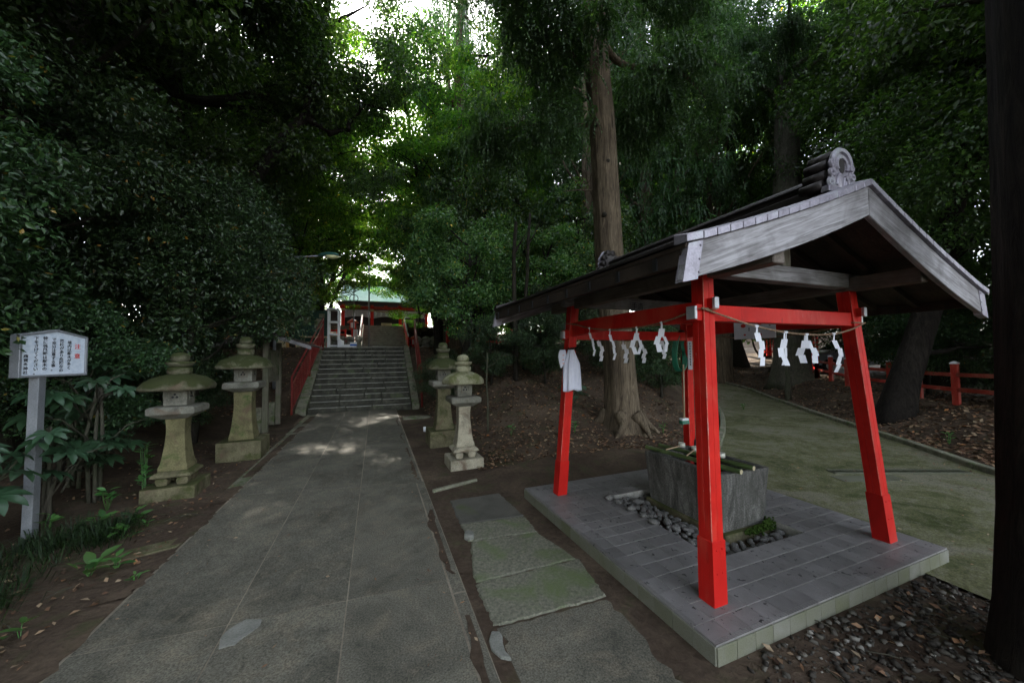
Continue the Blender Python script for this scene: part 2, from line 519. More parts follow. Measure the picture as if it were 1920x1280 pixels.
M['leaf_small'] = m_leaf('seedling_leaf', (.035, .10, .025), (.055, .15, .035), (.09, .20, .05), .3, .45)
M['leaf_fern'] = m_leaf('grass_blade', (.010, .022, .008), (.018, .038, .012), (.028, .055, .016), .3, .45)
# ---------------------------------------------------------------- the lie of the land
def catmull(pts, n=8):
    P = [np.array(p, float) for p in pts]
    P = [2 * P[0] - P[1]] + P + [2 * P[-1] - P[-2]]
    out = []
    for i in range(1, len(P) - 2):
        for k in range(n):
            t = k / n
            out.append(.5 * ((2 * P[i]) + (-P[i-1] + P[i+1]) * t + (2*P[i-1] - 5*P[i] + 4*P[i+1] - P[i+2]) * t*t + (-P[i-1] + 3*P[i] - 3*P[i+1] + P[i+2]) * t**3))
    out.append(P[-2])
    return np.array(out)

ROAD_L = [(3.85, -14), (3.85, -6), (3.85, -2), (3.86, 1.0), (3.92, 1.9), (4.02, 3.1), (4.40, 4.0), (5.45, 4.65), (7.5, 6.2), (9.5, 8.0), (11.4, 10.0), (12.5, 12), (12.6, 15), (11.2, 18.5), (8.5, 21.5), (3.5, 23.5)]
ROAD_R = [(7.0, -14), (7.0, -6), (7.0, -2), (7.1, .4), (7.4, 1.6), (7.75, 2.4), (8.2, 2.95), (8.9, 3.75), (9.9, 5.0), (11.2, 6.6), (13.3, 9.1), (15.0, 12), (15.7, 16), (14.6, 20.5), (11, 24.5), (4.5, 27)]
RL, RR = catmull(ROAD_L, 6), catmull(ROAD_R, 6)
RC, RW = (RL + RR) / 2, np.linalg.norm(RL - RR, axis=1) / 2
_s = np.concatenate([[0], np.cumsum(np.linalg.norm(np.diff(RC, axis=0), axis=1))])
_s0 = _s[10 * 6]
RZ = np.clip((_s - _s0) * .085, 0, 1.5)

def road_info(x, y):
    x = np.asarray(x, float); y = np.asarray(y, float)
    sh = x.shape
    q = np.stack([x.ravel(), y.ravel()], 1)
    best = np.full(len(q), 1e9); zz = np.zeros(len(q)); side = np.zeros(len(q))
    for i in range(0, len(RC) - 1):
        a, b = RC[i], RC[i + 1]
        d = b - a
        t = np.clip(((q - a) @ d) / (d @ d), 0, 1)
        p = a + t[:, None] * d
        w = RW[i] + t * (RW[i + 1] - RW[i])
        dist = np.hypot(q[:, 0] - p[:, 0], q[:, 1] - p[:, 1]) - w
        cr = d[0] * (q[:, 1] - a[1]) - d[1] * (q[:, 0] - a[0])
        m = dist < best
        best[m] = dist[m]; zz[m] = (RZ[i] + t * (RZ[i + 1] - RZ[i]))[m]; side[m] = np.sign(cr)[m]
    return best.reshape(sh), zz.reshape(sh), side.reshape(sh)

def vnoise(x, y):
    return (np.sin(x * 1.7 + 1.3 * np.sin(y * .9)) * np.sin(y * 2.1 + 1.1 * np.sin(x * 1.3)) + .5 * np.sin(x * 4.3 + y * 2.7) * np.sin(y * 5.1 - x * 1.9))

def H(x, y):
    x = np.asarray(x, float); y = np.asarray(y, float)
    dr, zr, side = road_info(x, y)
    terr = np.clip((y - 12.2) / 4.0, 0, 1) * 2.1 + smoothstep(24.8, 29.3, y) * 1.95
    bank = np.clip(.25 * (y - 4.7), 0, 2.1) * smoothstep(1.25, 3.2, x)
    lbank = np.clip(.10 * (y - 4.0), 0, 2.1) * smoothstep(-2.4, -5.5, x)
    h = np.maximum(np.maximum(terr, bank), lbank)
    left_side = zr + (h - zr) * smoothstep(.05, 2.6, dr)
    right_side = zr + .46 * smoothstep(.15, 1.9, dr) * smoothstep(-3.0, 1.5, y) + np.maximum(0, terr - zr - .46) * smoothstep(6, 14, dr)
    z = np.where(side > 0, left_side, right_side)
    z = np.where(dr <= 0, zr - .03, z)
    flat = np.maximum.reduce([smoothstep(.3, 1.2, np.abs(x - .0) - 1.9) , 0 * x])
    pl = smoothstep(.0, .5, np.maximum(np.abs(x - 2.98) - 1.4, np.abs(y - 2.82) - 1.4))
    z = z + .035 * vnoise(x * 1.3, y * 1.3) * smoothstep(.0, .6, dr) * flat * pl
    # below the lower stairs and the upper stairs the soil lies under the stones
    st = (np.abs(x + .38) < 1.75) & (y > 12.2) & (y < 16.35)
    z = np.where(st, np.maximum(np.minimum(z, z - .35), -.05), z)
    us = (np.abs(x - .5) < 1.65) & (y > 24.6) & (y < 29.4)
    z = np.where(us, np.maximum(2.05, z - .5), z)
    return z

def Hs(x, y): return float(H(np.array([x]), np.array([y]))[0])

t = NT('forest_soil')
v = t.coord((1, 1, 1), rnd=False)
n1 = t.noise(v, 1.1, 6, .65, .6); n2 = t.noise(v, 22, 6, .7, .4); n3 = t.noise(v, 2.7, 5, .6, .8)
c = t.ramp(n1, [(.3, (.042, .029, .020)), (.5, (.072, .053, .038)), (.72, (.128, .096, .068))])
c = t.mix(.6, c, t.ramp(n2, [(.3, (.25, .24, .23)), (.7, (.78, .76, .74))]), 'OVERLAY')
c = t.mix(t.ramp(n3, [(.55, (0, 0, 0)), (.68, (.55, .55, .55))]), c, (.06, .068, .028))
M['soil'] = t.done(t.bsdf(c, .95, .1, 0, n2, .8, .025))

def axis(lo, hi, a, b, step):
    mid = list(np.arange(a, b + 1e-6, step))
    out = []; x = b; s = step
    while x < hi:
        s *= 1.28; x += s; out.append(min(x, hi))
    pre = []; x = a; s = step
    while x > lo:
        s *= 1.28; x -= s; pre.append(max(x, lo))
    return np.array(pre[::-1] + mid + out)
gx = axis(-420, 420, -9, 18, .18); gy = axis(-420, 420, -3, 30, .18)
GX, GY = np.meshgrid(gx, gy)
GZ = H(GX, GY)
nx, ny = len(gx), len(gy)
gm = bpy.data.meshes.new('ground')
vs = np.stack([GX, GY, GZ], 2).reshape(-1, 3)
idx = np.arange(nx * ny).reshape(ny, nx)
fs = np.stack([idx[:-1, :-1], idx[:-1, 1:], idx[1:, 1:], idx[1:, :-1]], 2).reshape(-1, 4)
gm.from_pydata(vs.tolist(), [], fs.tolist())
gm.polygons.foreach_set('use_smooth', [True] * len(gm.polygons))
gm.materials.append(M['soil'])
tag(place('ground', gm), kind='structure')

# ---------------------------------------------------------------- the road past the pavilion
mb = MB()
for i in range(len(RL) - 1):
    n = 5
    for k in range(n):
        p = [RL[i] + (RR[i] - RL[i]) * (k / n), RL[i] + (RR[i] - RL[i]) * ((k + 1) / n), RL[i+1] + (RR[i+1] - RL[i+1]) * ((k + 1) / n), RL[i+1] + (RR[i+1] - RL[i+1]) * (k / n)]
        zz = [RZ[i], RZ[i], RZ[i + 1], RZ[i + 1]]
        mb.add([(q[0], q[1], z + .006) for q, z in zip(p, zz)], [(0, 1, 2, 3)])
road = mb.build('road', M['road'])
tag(road, kind='structure')
def kerb_run(line, zs, side, i0, i1, w=.11, hgt=.085):
    step = 0.62
    pts = [np.array([*line[i], zs[i]]) for i in range(i0, i1)]
    acc = [pts[0]]; rest = 0.0
    for a, b in zip(pts[:-1], pts[1:]):
        d = b - a; L = np.linalg.norm(d[:2]); u = d / L
        pos = step - rest
        while pos < L:
            acc.append(a + u * pos); pos += step
        rest = (rest + L) % step
    for a, b in zip(acc[:-1], acc[1:]):
        d = (b - a)[:2]; d = d / np.linalg.norm(d); nrm = np.array([d[1], -d[0]]) * side
        a2, b2 = a[:2] + d * .004, b[:2] - d * .004
        o1, o2 = nrm * .003, nrm * (w + .003)
        z = (a[2] + b[2]) / 2
        q = [(*(a2 + o1), a[2] - .05), (*(b2 + o1), b[2] - .05), (*(b2 + o2), b[2] - .05), (*(a2 + o2), a[2] - .05)]
        q += [(x, y, (a[2] if i in (0, 3) else b[2]) + hgt) for i, (x, y, _) in enumerate(q)]
        o = MB().hexa(q).mesh('kerb', M['kerb'], bevel=.014)
        place('kerb', o, road)
kerb_run(RR, RZ, 1, 16, 80)
kerb_run(RL, RZ, -1, 38, 70)
M['road_patch'] = m_noise('road_patch', [(.3, (.075, .078, .05)), (.7, (.12, .12, .085))], 4, .85, .2, 120)
# steel drain grating across the road
g = empty('drain_grate', (0, 0, 0), 0, 'dark slotted steel drain grating set across the mossy road', 'drain grate')
a, b = np.array([5.95, 3.30]), np.array([7.62, 2.62])
u = (b - a) / np.linalg.norm(b - a); nn = np.array([-u[1], u[0]])
L = np.linalg.norm(b - a)
fr = MB()
for s in (-.065, .065):
    p, q = a + nn * s, b + nn * s
    fr.bar((*p, .016), (*q, .016), .02, .02)
fr.build('frame', M['iron'], g)
bars = MB()
k = 0.0
while k < L:
    p = a + u * k
    bars.bar((*(p - nn * .06), .014), (*(p + nn * .06), .014), .014, .014)
    k += .045
tag(bars.build('grating_bars', M['iron'], g), kind='stuff')
plate = MB()
c0 = np.array([5.75, 3.02])
plate.box(-.42, -.11, .008, .42, .11, .0125)
o = plate.build('cover_plate', M['road_patch'], g); o.location = (6.1, 2.95, 0); o.rotation_euler = (0, 0, -.35)

# ---------------------------------------------------------------- the slab path
base = MB()
base.box(-1.625, -4.0, -.04, .60, 12.42, .0185)
path = base.build('path', M['sand'])
tag(path, kind='structure')
xs = [-1.61, -.86, -.18, .50]
def jy(i, x):                                     # the cross joints lie slightly askew
    base_y = [-4.0, -1.3, .35, 2.80, 5.14, 7.5, 9.95, 12.40][i]
    sk = [0, 0, -.02, -.035, -.19, -.02, 0.03, 0][i]
    return base_y + sk * (x + .2)
rng = random.Random(4)
for i in range(7):
    for j in range(3):
        x0, x1 = xs[j] + .0042, xs[j + 1] - .0042
        if j == 2 and i >= 4: x1 = .575
        pts = [(x0, jy(i, x0) + .0045), (x1, jy(i, x1) + .0045), (x1, jy(i + 1, x1) - .0045), (x0, jy(i + 1, x0) - .0045)]
        z = .021 + rng.uniform(-.001, .001)
        q = [(x, y, -.02) for x, y in pts] + [(x, y, z) for x, y in pts]
        m = MB().hexa(q, 0).mesh('paving_slab', M['path'], bevel=.0015)
        place('paving_slab', m, path)
for y0, y1 in ((-3.9, -1.6), (-1.59, .75), (.76, 2.6), (2.61, 3.9), (3.91, 5.05)):
    m = MB().box(.508, y0, -.02, .598, y1, .019).mesh('edge_strip', M['path'], bevel=.004)
    place('edge_strip', m, path)
for i, (y0, y1) in enumerate(((5.75, 7.6), (7.6, 9.3), (9.31, 10.9), (10.91, 12.2))):
    m = MB().box(-1.80 - .03 * i, y0, -.02, -1.632, y1, .012).mesh('edge_strip', M['kerb'], bevel=.01)
    place('edge_strip', m, path)
# the pale mortar repair where a slab corner broke away
out = [(-0.835, 2.603), (-0.86, 2.702), (-0.845, 2.755), (-0.808, 2.802), (-0.766, 2.83), (-0.673, 2.794), (-0.668, 2.738), (-0.704, 2.686), (-0.735, 2.653), (-0.761, 2.607), (-0.792, 2.611)]
tag(MB().prism(out, -.01, .0245, plane='xy').build('mortar_patch', M['patch']), 'pale grey mortar patch filling a broken corner of the slab path', 'patch')
# stepping slabs between the path and the pavilion
for k, (pts, mt, lab) in enumerate((
    ([(.79, 3.66), (1.45, 3.60), (1.41, 4.30), (.80, 4.29)], 'asphalt', 'smooth dark grey stepping slab farthest from the camera beside the path'),
    ([(.79, 3.30), (1.44, 3.24), (1.45, 3.585), (.79, 3.645)], 'roughslab', 'narrow grey rough slab next to the smooth dark stepping slab'),
    ([(.69, 2.69), (1.55, 2.70), (1.43, 3.225), (.80, 3.285)], 'roughslab', 'chiselled grey green slab in the middle of the stepping row'),
    ([(.68, 2.225), (1.50, 2.215), (1.56, 2.685), (.69, 2.675)], 'roughslab', 'coarsely chiselled mossy slab meeting the dark asphalt patch'))):
    rg = random.Random(k)
    n = 14
    ring = []
    for i in range(4):
        p, q = np.array(pts[i]), np.array(pts[(i + 1) % 4])
        for s in range(n): ring.append(p + (q - p) * s / n + np.array([rg.uniform(-.009, .009), rg.uniform(-.009, .009)]))
    cen = np.mean(ring, 0)
    r1 = [cen + (p - cen) * .97 for p in ring]
    mb = MB().loft([[(x, y, -.03) for x, y in ring], [(x, y, .003) for x, y in ring], [(x, y, .012) for x, y in r1]])
    tag(mb.build('stepping_slab', M[mt], smooth=False), lab, 'stone slab', 'rough slabs beside the path')
rg = random.Random(3)
asp = [(.70, 2.20), (.73, 2.09), (.62, 1.9), (.60, 1.2), (.62, .2), (.60, -1.5), (1.52, -1.5), (1.54, .3), (1.50, 1.25), (1.46, 1.6), (1.49, 2.19)]
fine = []
for p, q in zip(asp, asp[1:] + asp[:1]):
    n = max(1, int(math.hypot(q[0] - p[0], q[1] - p[1]) / .05))
    for k in range(n): fine.append((p[0] + (q[0] - p[0]) * k / n + rg.uniform(-.022, .022), p[1] + (q[1] - p[1]) * k / n + rg.uniform(-.012, .012)))
asp = fine
tag(MB().prism(asp, -.02, .006, plane='xy').build('asphalt_patch', M['path']), kind='structure')
cr = [(.655 + .0 , 2.17), (.62, 2.11), (.615, 2.04), (.65, 1.97), (.70, 1.945), (.685, 2.0), (.69, 2.06), (.705, 2.11), (.70, 2.15)]
tag(MB().prism(cr, -.02, .028, plane='xy').build('half_buried_stone', M['patch'], bevel=.008, seg=2), 'pale crescent shaped stone half buried at the edge of the asphalt patch', 'stone')
tag(MB().prism([(.80, 3.30), (.76, 3.36), (.78, 3.43), (.83, 3.44), (.86, 3.38), (.84, 3.31)], -.02, .05, plane='xy').build('small_stone', M['patch'], bevel=.02, seg=2), 'small pale stone lying against the narrow rough slab', 'stone')
tag(MB().prism([(.66, 4.62), (1.28, 4.83), (1.28, 4.88), (.66, 4.69)], -.02, .03, plane='xy').build('earth_edging', M['kerb'], bevel=.01), 'thin stone edging sunk in the soil before the right lanterns', 'edging')
tag(MB().prism([(-2.15, 3.98), (-1.66, 4.17), (-1.64, 4.28), (-1.7, 4.36), (-2.1, 4.22), (-2.22, 4.12)], -.03, .016, plane='xy').build('flat_stone', M['lan_base'], bevel=.012, seg=2), 'flat mossy stone lying in the soil along the left of the path', 'stone')
for (x0, y0, x1, y1, lab) in ((-2.55, 7.75, -1.85, 8.05, 'flat mossy edging stone behind the tall left lantern'), (.68, 10.2, 1.45, 10.55, 'low edging stone in the soil before the right stair wall')):
    tag(MB().box(x0, y0, -.03, x1, y1, .04).build('flat_stone', M['kerb'], bevel=.015, seg=2), lab, 'stone')

# soil washed over the edges of the path
for side, x_in, x_out in ((-1, -1.60, -1.85), (1, .49, .72)):
    y = .2; rg = random.Random(40 + side)
    while y < 11.5:
        L = rg.uniform(.5, 1.4)
        n = 16
        inner = [(x_in + side * (-.0 + rg.uniform(.005, .06) - .045 * math.sin(PI * i / n) * rg.uniform(.3, 1)), y + L * i / n) for i in range(n + 1)]
        pts = inner + [(x_out, y + L), (x_out, y)]
        if side < 0: pts = pts[::-1]
        m = [(a, b) for a, b in pts]
        o = MB().add([(a, b, .0222 if abs(a - x_out) > .02 else .004) for a, b in m], [tuple(range(len(m)))]).build('soil_drift', M['soil'])
        tag(o, kind='structure')
        y += L * rg.uniform(.9, 2.2)

# ---------------------------------------------------------------- lower stone stairs
def stairs(name, x0, x1, y0, z0, n, run, rise, mt, label, nb, seed):
    st = empty(name, ((x0 + x1) / 2, y0, z0), 0, label, 'stairs')
    ox, oy, oz = (x0 + x1) / 2, y0, z0
    rg = random.Random(seed)
    for i in range(n):
        cuts = [x0]
        k = nb + rg.choice([-1, 0, 0, 1])
        for j in range(1, k): cuts.append(x0 + (x1 - x0) * (j + rg.uniform(-.25, .25)) / k)
        cuts.append(x1)
        for a, b in zip(cuts[:-1], cuts[1:]):
            dz, dy = rg.uniform(-.012, .006), rg.uniform(-.012, .012)
            d = run + .10 if i < n - 1 else 1.1
            m = MB().box(a + .003 - ox, y0 + i * run + dy - oy, z0 + i * rise - .06 - oz, b - .003 - ox, y0 + i * run + d - oy, z0 + (i + 1) * rise + dz - oz).mesh('step_stone', [mt, M['step_edge_light']], bevel=.018, seg=1, bmat=1)
            place('step_stone', m, st)
    return st
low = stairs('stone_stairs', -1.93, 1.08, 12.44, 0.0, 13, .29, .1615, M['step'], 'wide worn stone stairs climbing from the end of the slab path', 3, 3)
for x0, x1 in ((-2.22, -1.945), (1.095, 1.33)):
    mb = MB()
    ya, yb, za, zb = 12.30, 16.25, .16, 2.16
    mb.hexa([(x0, ya, -.1), (x1, ya, -.1), (x1, yb + .35, -.1), (x0, yb + .35, -.1), (x0, ya, za), (x1, ya, za), (x1, yb + .35, zb + .02), (x0, yb + .35, zb + .02)])
    m = mb.mesh('stair_cheek', M['kerb'], bevel=.02, seg=2, org=((-1.93 + 1.08) / 2, 12.44, 0))
    place('stair_cheek', m, low)
terr = MB().box(-6, 16.9, 1.9, 5.0, 25.2, 2.112).build('terrace', M['path'])
tag(terr, kind='structure')
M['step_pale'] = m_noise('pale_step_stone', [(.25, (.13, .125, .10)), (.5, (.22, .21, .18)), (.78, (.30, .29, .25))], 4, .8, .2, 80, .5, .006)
up = stairs('stone_stairs', -.85, 1.85, 25.0, 2.11, 12, .34, .16, M['step_pale'], 'upper flight of pale stone stairs leading to the shrine hall', 2, 8)
for x0, x1 in ((-1.10, -.86), (1.86, 2.1)):
    mb = MB().hexa([(x0, 24.9, 2.0), (x1, 24.9, 2.0), (x1, 29.6, 2.0), (x0, 29.6, 2.0), (x0, 24.9, 2.30), (x1, 24.9, 2.30), (x1, 29.6, 4.18), (x0, 29.6, 4.18)])
    place('stair_cheek', mb.mesh('stair_cheek', M['kerb'], bevel=.02, org=(.5, 25.0, 2.11)), up)
tag(MB().box(-9, 29.3, 3.7, 10, 40, 4.03).build('shrine_terrace', M['path']), kind='structure')
# ---------------------------------------------------------------- the tiled platform and the water pavilion
PO, PRZ = Vector((1.716, 1.522, 0.0)), 0.025
def PL(x, y, z=0.0):
    c, s = math.cos(PRZ), math.sin(PRZ)
    return Vector((PO.x + x * c - y * s, PO.y + x * s + y * c, z))

T = .15
plat = empty('tiled_platform', PO, PRZ, 'low grey tiled platform with a stone filled pit under the red posts', 'platform')
I0, I1, J0, J1 = 5, 12, 4, 13
b = MB()
x0, x1, y0, y1 = I0 * T, I1 * T, J0 * T, J1 * T
W17 = 17 * T
zt = .1078
b.box(.004, .004, -.1, x0, W17 - .004, zt); b.box(x1, .004, -.1, W17 - .004, W17 - .004, zt)
b.box(x0, .004, -.1, x1, y0, zt); b.box(x0, y1, -.1, x1, W17 - .004, zt)
b.build('grout_bed', M['grout'], plat)
tn = NT('grey_floor_tile_wet')
v = tn.coord((1, 1, 1))
n1 = tn.noise(v, 5, 5, .6); n2 = tn.noise(v, 260, 2, .6); n3 = tn.noise(v, 26, 2, .5, .6); n4 = tn.noise(v, 2.2, 3, .5)
c = tn.ramp(n1, [(.25, (.135, .127, .122)), (.75, (.215, .204, .198))])
c = tn.mix(.5, c, tn.ramp(n2, [(.3, (.36, .36, .36)), (.7, (.66, .66, .66))]), 'OVERLAY')
wet = tn.math('MULTIPLY', tn.ramp(n3, [(.645, (0, 0, 0)), (.67, (1, 1, 1))]), tn.ramp(n4, [(.42, (0, 0, 0)), (.5, (1, 1, 1))]))
c = tn.mix(wet, c, (.022, .021, .020))
oi = tn.n('ShaderNodeObjectInfo')
hs = tn.n('ShaderNodeHueSaturation'); tn.l(c, hs.inputs['Color'])
tn.l(tn.math('ADD', tn.math('MULTIPLY', oi.outputs['Random'], .26), .87), hs.inputs['Value'])
M['tile'] = tn.done(tn.bsdf(hs.outputs[0], .46, .4, 0, n2, .1, .001))
h = T / 2 - .0016
hy = T / 2 - .0030
tile_me = MB().box(-h, -hy, -.008, h, hy, .0055).mesh('floor_tile', M['tile'], bevel=.0014)
nose = MB().box(-h, -h + .030, -.008, h, hy, .0055)
for k, yy in enumerate((-h, -h + .0085, -h + .017)):
    nose.box(-h, yy, -.008, h, yy + .0055, .0055)
nose.box(-h, -h + .0255, -.008, h, -h + .0296, .0055)
nose.box(-h + .0005, -h + .001, -.0078, h - .0005, -h + .030, .0025)
nose_me = nose.mesh('floor_tile', M['tile'])
for i in range(17):
    for j in range(17):
        if I0 <= i < I1 and J0 <= j < J1: continue
        me = tile_me; rz = 0
        if j == 0: me = nose_me
        elif i == 0: me, rz = nose_me, -PI / 2
        place('floor_tile', me, plat, ((i + .5) * T, (j + .5) * T, .1045), (0, 0, rz))
edge_me = MB().box(-h, -.006, -.055, h, .0055, .0465).mesh('edge_tile', M['tile_side'], bevel=.0016)
for k in range(17):
    m = (k + .5) * T
    place('edge_tile', edge_me, plat, (m, -.0015, .0515), (0, 0, 0))
    place('edge_tile', edge_me, plat, (-.0015, m, .0515), (0, 0, -PI / 2))
    place('edge_tile', edge_me, plat, (W17 + .0015, m, .0515), (0, 0, PI / 2))
    place('edge_tile', edge_me, plat, (m, W17 + .0015, .0515), (0, 0, PI))
M['pebble'] = m_noise('river_pebble', [(.25, (.05, .05, .045)), (.5, (.12, .115, .105)), (.8, (.26, .255, .24))], 3.0, .7, .3, 60, .4, .004)
rg = random.Random(11)
peb = []
for s in range(5):
    bm = bmesh.new(); bmesh.ops.create_icosphere(bm, subdivisions=2, radius=1)
    for vv in bm.verts: vv.co *= 1 + rg.uniform(-.14, .12)
    me = bpy.data.meshes.new('pebble'); bm.to_mesh(me); bm.free()
    me.materials.append(M['pebble']); me.polygons.foreach_set('use_smooth', [True] * len(me.polygons)); peb.append(me)
placed = []
tries = 0
while len(placed) < 130 and tries < 9000:
    tries += 1
    px, py = rg.uniform(x0 + .04, x1 - .04), rg.uniform(y0 + .04, y1 - .04)
    if 1.13 < px < 1.80 and .80 < py < 1.9: continue
    r = rg.uniform(.020, .036) if rg.random() < .8 else rg.uniform(.036, .048)
    if any((px - a) ** 2 + (py - b_) ** 2 < ((r + c_) * .82) ** 2 for a, b_, c_ in placed): continue
    placed.append((px, py, r))
    lift = .03 + (.03 if px < 1.0 and py > .8 else 0) + rg.uniform(0, .02)
    place('pebble', peb[len(placed) % 5], plat, (px, py, lift), (rg.uniform(-.3, .3), rg.uniform(-.3, .3), rg.uniform(0, 6)), (r * 1.25, r * .9, r * .72))
for px, py, r in ((.70, 1.86, .05), (.72, 1.74, .035), (.73, 1.55, .04), (.735, 1.38, .03), (.72, 1.24, .035)):
    place('pebble', peb[0], plat, (px, py, .11 + r * .55), (0, 0, px * 90), (r * 1.25, r * .9, r * .72))
b = MB().box(x0 - .002, y0 - .002, -.03, x1 + .002, y1 + .002, .014)
b.build('pit_floor', M['soil'], plat)

# --- the pavilion
pav = empty('water_pavilion', PO, PRZ, 'open wash pavilion with four battered vermilion posts and a dark gabled roof', 'pavilion')
CX, CY = 1.29, 1.25
LA, LB = .125, .137                                  # how far each post leans, along y and x, from foot to top
ZF, ZT = .11, 2.235
def sect(cx, cy, hw, g):
    """square section with a shallow seam down the middle of each face"""
    o = []
    for (dx, dy) in ((1, 0), (0, 1), (-1, 0), (0, -1)):
        tx, ty = -dy, dx
        for s, dep in ((-hw + .0035, 0), (-g, 0), (0, g * 1.3), (g, 0), (hw - .0035, 0)):
            o.append((cx + dx * (hw - dep) + tx * s, cy + dy * (hw - dep) + ty * s))
    return o
for sx in (-1, 1):
    for sy in (-1, 1):
        fx, fy = CX + sx * .99, CY + sy * .985
        def at(z):
            k = (z - ZF) / (ZT - ZF)
            return fx - sx * LB * k, fy - sy * LA * k
        mb = MB()
        rings = []
        for z in (.49, 1.0, 1.6, ZT):
            cx, cy = at(z)
            rings.append([(x, y, z) for x, y in sect(cx, cy, .0505, .0022)])
        mb.loft(rings)
        mb.m = [1 if (len(f) == 4 and {q % 20 % 5 for q in f} == {0, 4}) else 0 for f in mb.f]
        post = mb.build('post', [M['red'], M['red_worn']], pav, org=(fx, fy, ZF))
        mb = MB()
        rings = []
        for z, hw in ((ZF - .002, .0575), (.485, .0565), (.490, .052)):
            cx, cy = at(z)
            rings.append([(cx - hw, cy - hw, z), (cx + hw, cy - hw, z), (cx + hw, cy + hw, z), (cx - hw, cy + hw, z)])
        mb.loft(rings)
        for z in (.30, .44):
            cx, cy = at(z)
            for dx in (-.025, .025): mb.ball((cx + dx, cy - .058, z), .0055, 6, 4)
        mb.build('post_sleeve', M['red_dk'], post, org=(fx, fy, ZF), loc=(0, 0, 0))
def post_at(sx, sy, z):
    k = (z - ZF) / (ZT - ZF)
    return CX + sx * (.99 - LB * k), CY + sy * (.985 - LA * k)
def capped(beam, boxes):
    for q in boxes:
        mb = MB().box(*q)
        mb.build('metal_cap', M['metal'], beam, bevel=.003)
for sy, z0, z1 in ((-1, 1.897, 2.01), (1, 1.848, 1.956)):
    zc = (z0 + z1) / 2
    xa, ya = post_at(-1, sy, zc); xb, _ = post_at(1, sy, zc)
    mb = MB().box(xa - .10, ya - .036, z0, xb + .10, ya + .036, z1)
    bm_ = mb.build('tie_beam', M['red'], pav, bevel=.004)
    capped(bm_, [(xa - .118, ya - .038, z0 + .012, xa - .096, ya + .038, z1 - .012), (xb + .096, ya - .038, z0 + .012, xb + .118, ya + .038, z1 - .012)])
for sx in (-1, 1):
    z0, z1 = 1.885, 2.035
    xa, ya = post_at(sx, -1, 1.96); _, yb = post_at(sx, 1, 1.96)
    mb = MB()
    N = 12
    rings = []
    for k in range(N + 1):
        y = ya + (yb - ya) * k / N
        arch = .028 * math.sin(PI * k / N)
        rings.append([(xa - .030, y, z0 + arch), (xa + .030, y, z0 + arch), (xa + .030, y, z1 + arch * .3), (xa - .030, y, z1 + arch * .3)])
    mb.loft(rings)
    for y0_, y1_ in ((ya - .095, ya - .01), (yb + .01, yb + .095)):
        mb.box(xa - .017, y0_, 1.977, xa + .017, y1_, 2.048)
    bm_ = mb.build('side_beam', M['red'], pav)
    capped(bm_, [(xa - .0195, ya - .112, 1.974, xa + .0195, ya - .088, 2.051), (xa - .0195, yb + .088, 1.974, xa + .0195, yb + .112, 2.051)])
# grey cross ties on the post tops, purlins along the ridge direction
for sy in (-1, 1):
    xa, ya = post_at(-1, sy, 2.2); xb, _ = post_at(1, sy, 2.2)
    MB().box(xa - .13, ya - .055, 2.222, xb + .13, ya + .055, 2.345).build('cross_tie', M['wood'], pav, bevel=.006)
    MB().box(CX - .05, ya - .045, 2.345, CX + .05, ya + .045, 2.585).build('king_post', M['wood_z'], pav, bevel=.005)
for px in (.475, 2.14):
    MB().box(px - .052, -.105, 2.195, px + .052, 2.615, 2.31).build('purlin', M['wood_y'], pav, bevel=.006)
MB().box(CX - .05, -.10, 2.58, CX + .05, 2.61, 2.69).build('ridge_beam', M['wood_dk'], pav, bevel=.006)

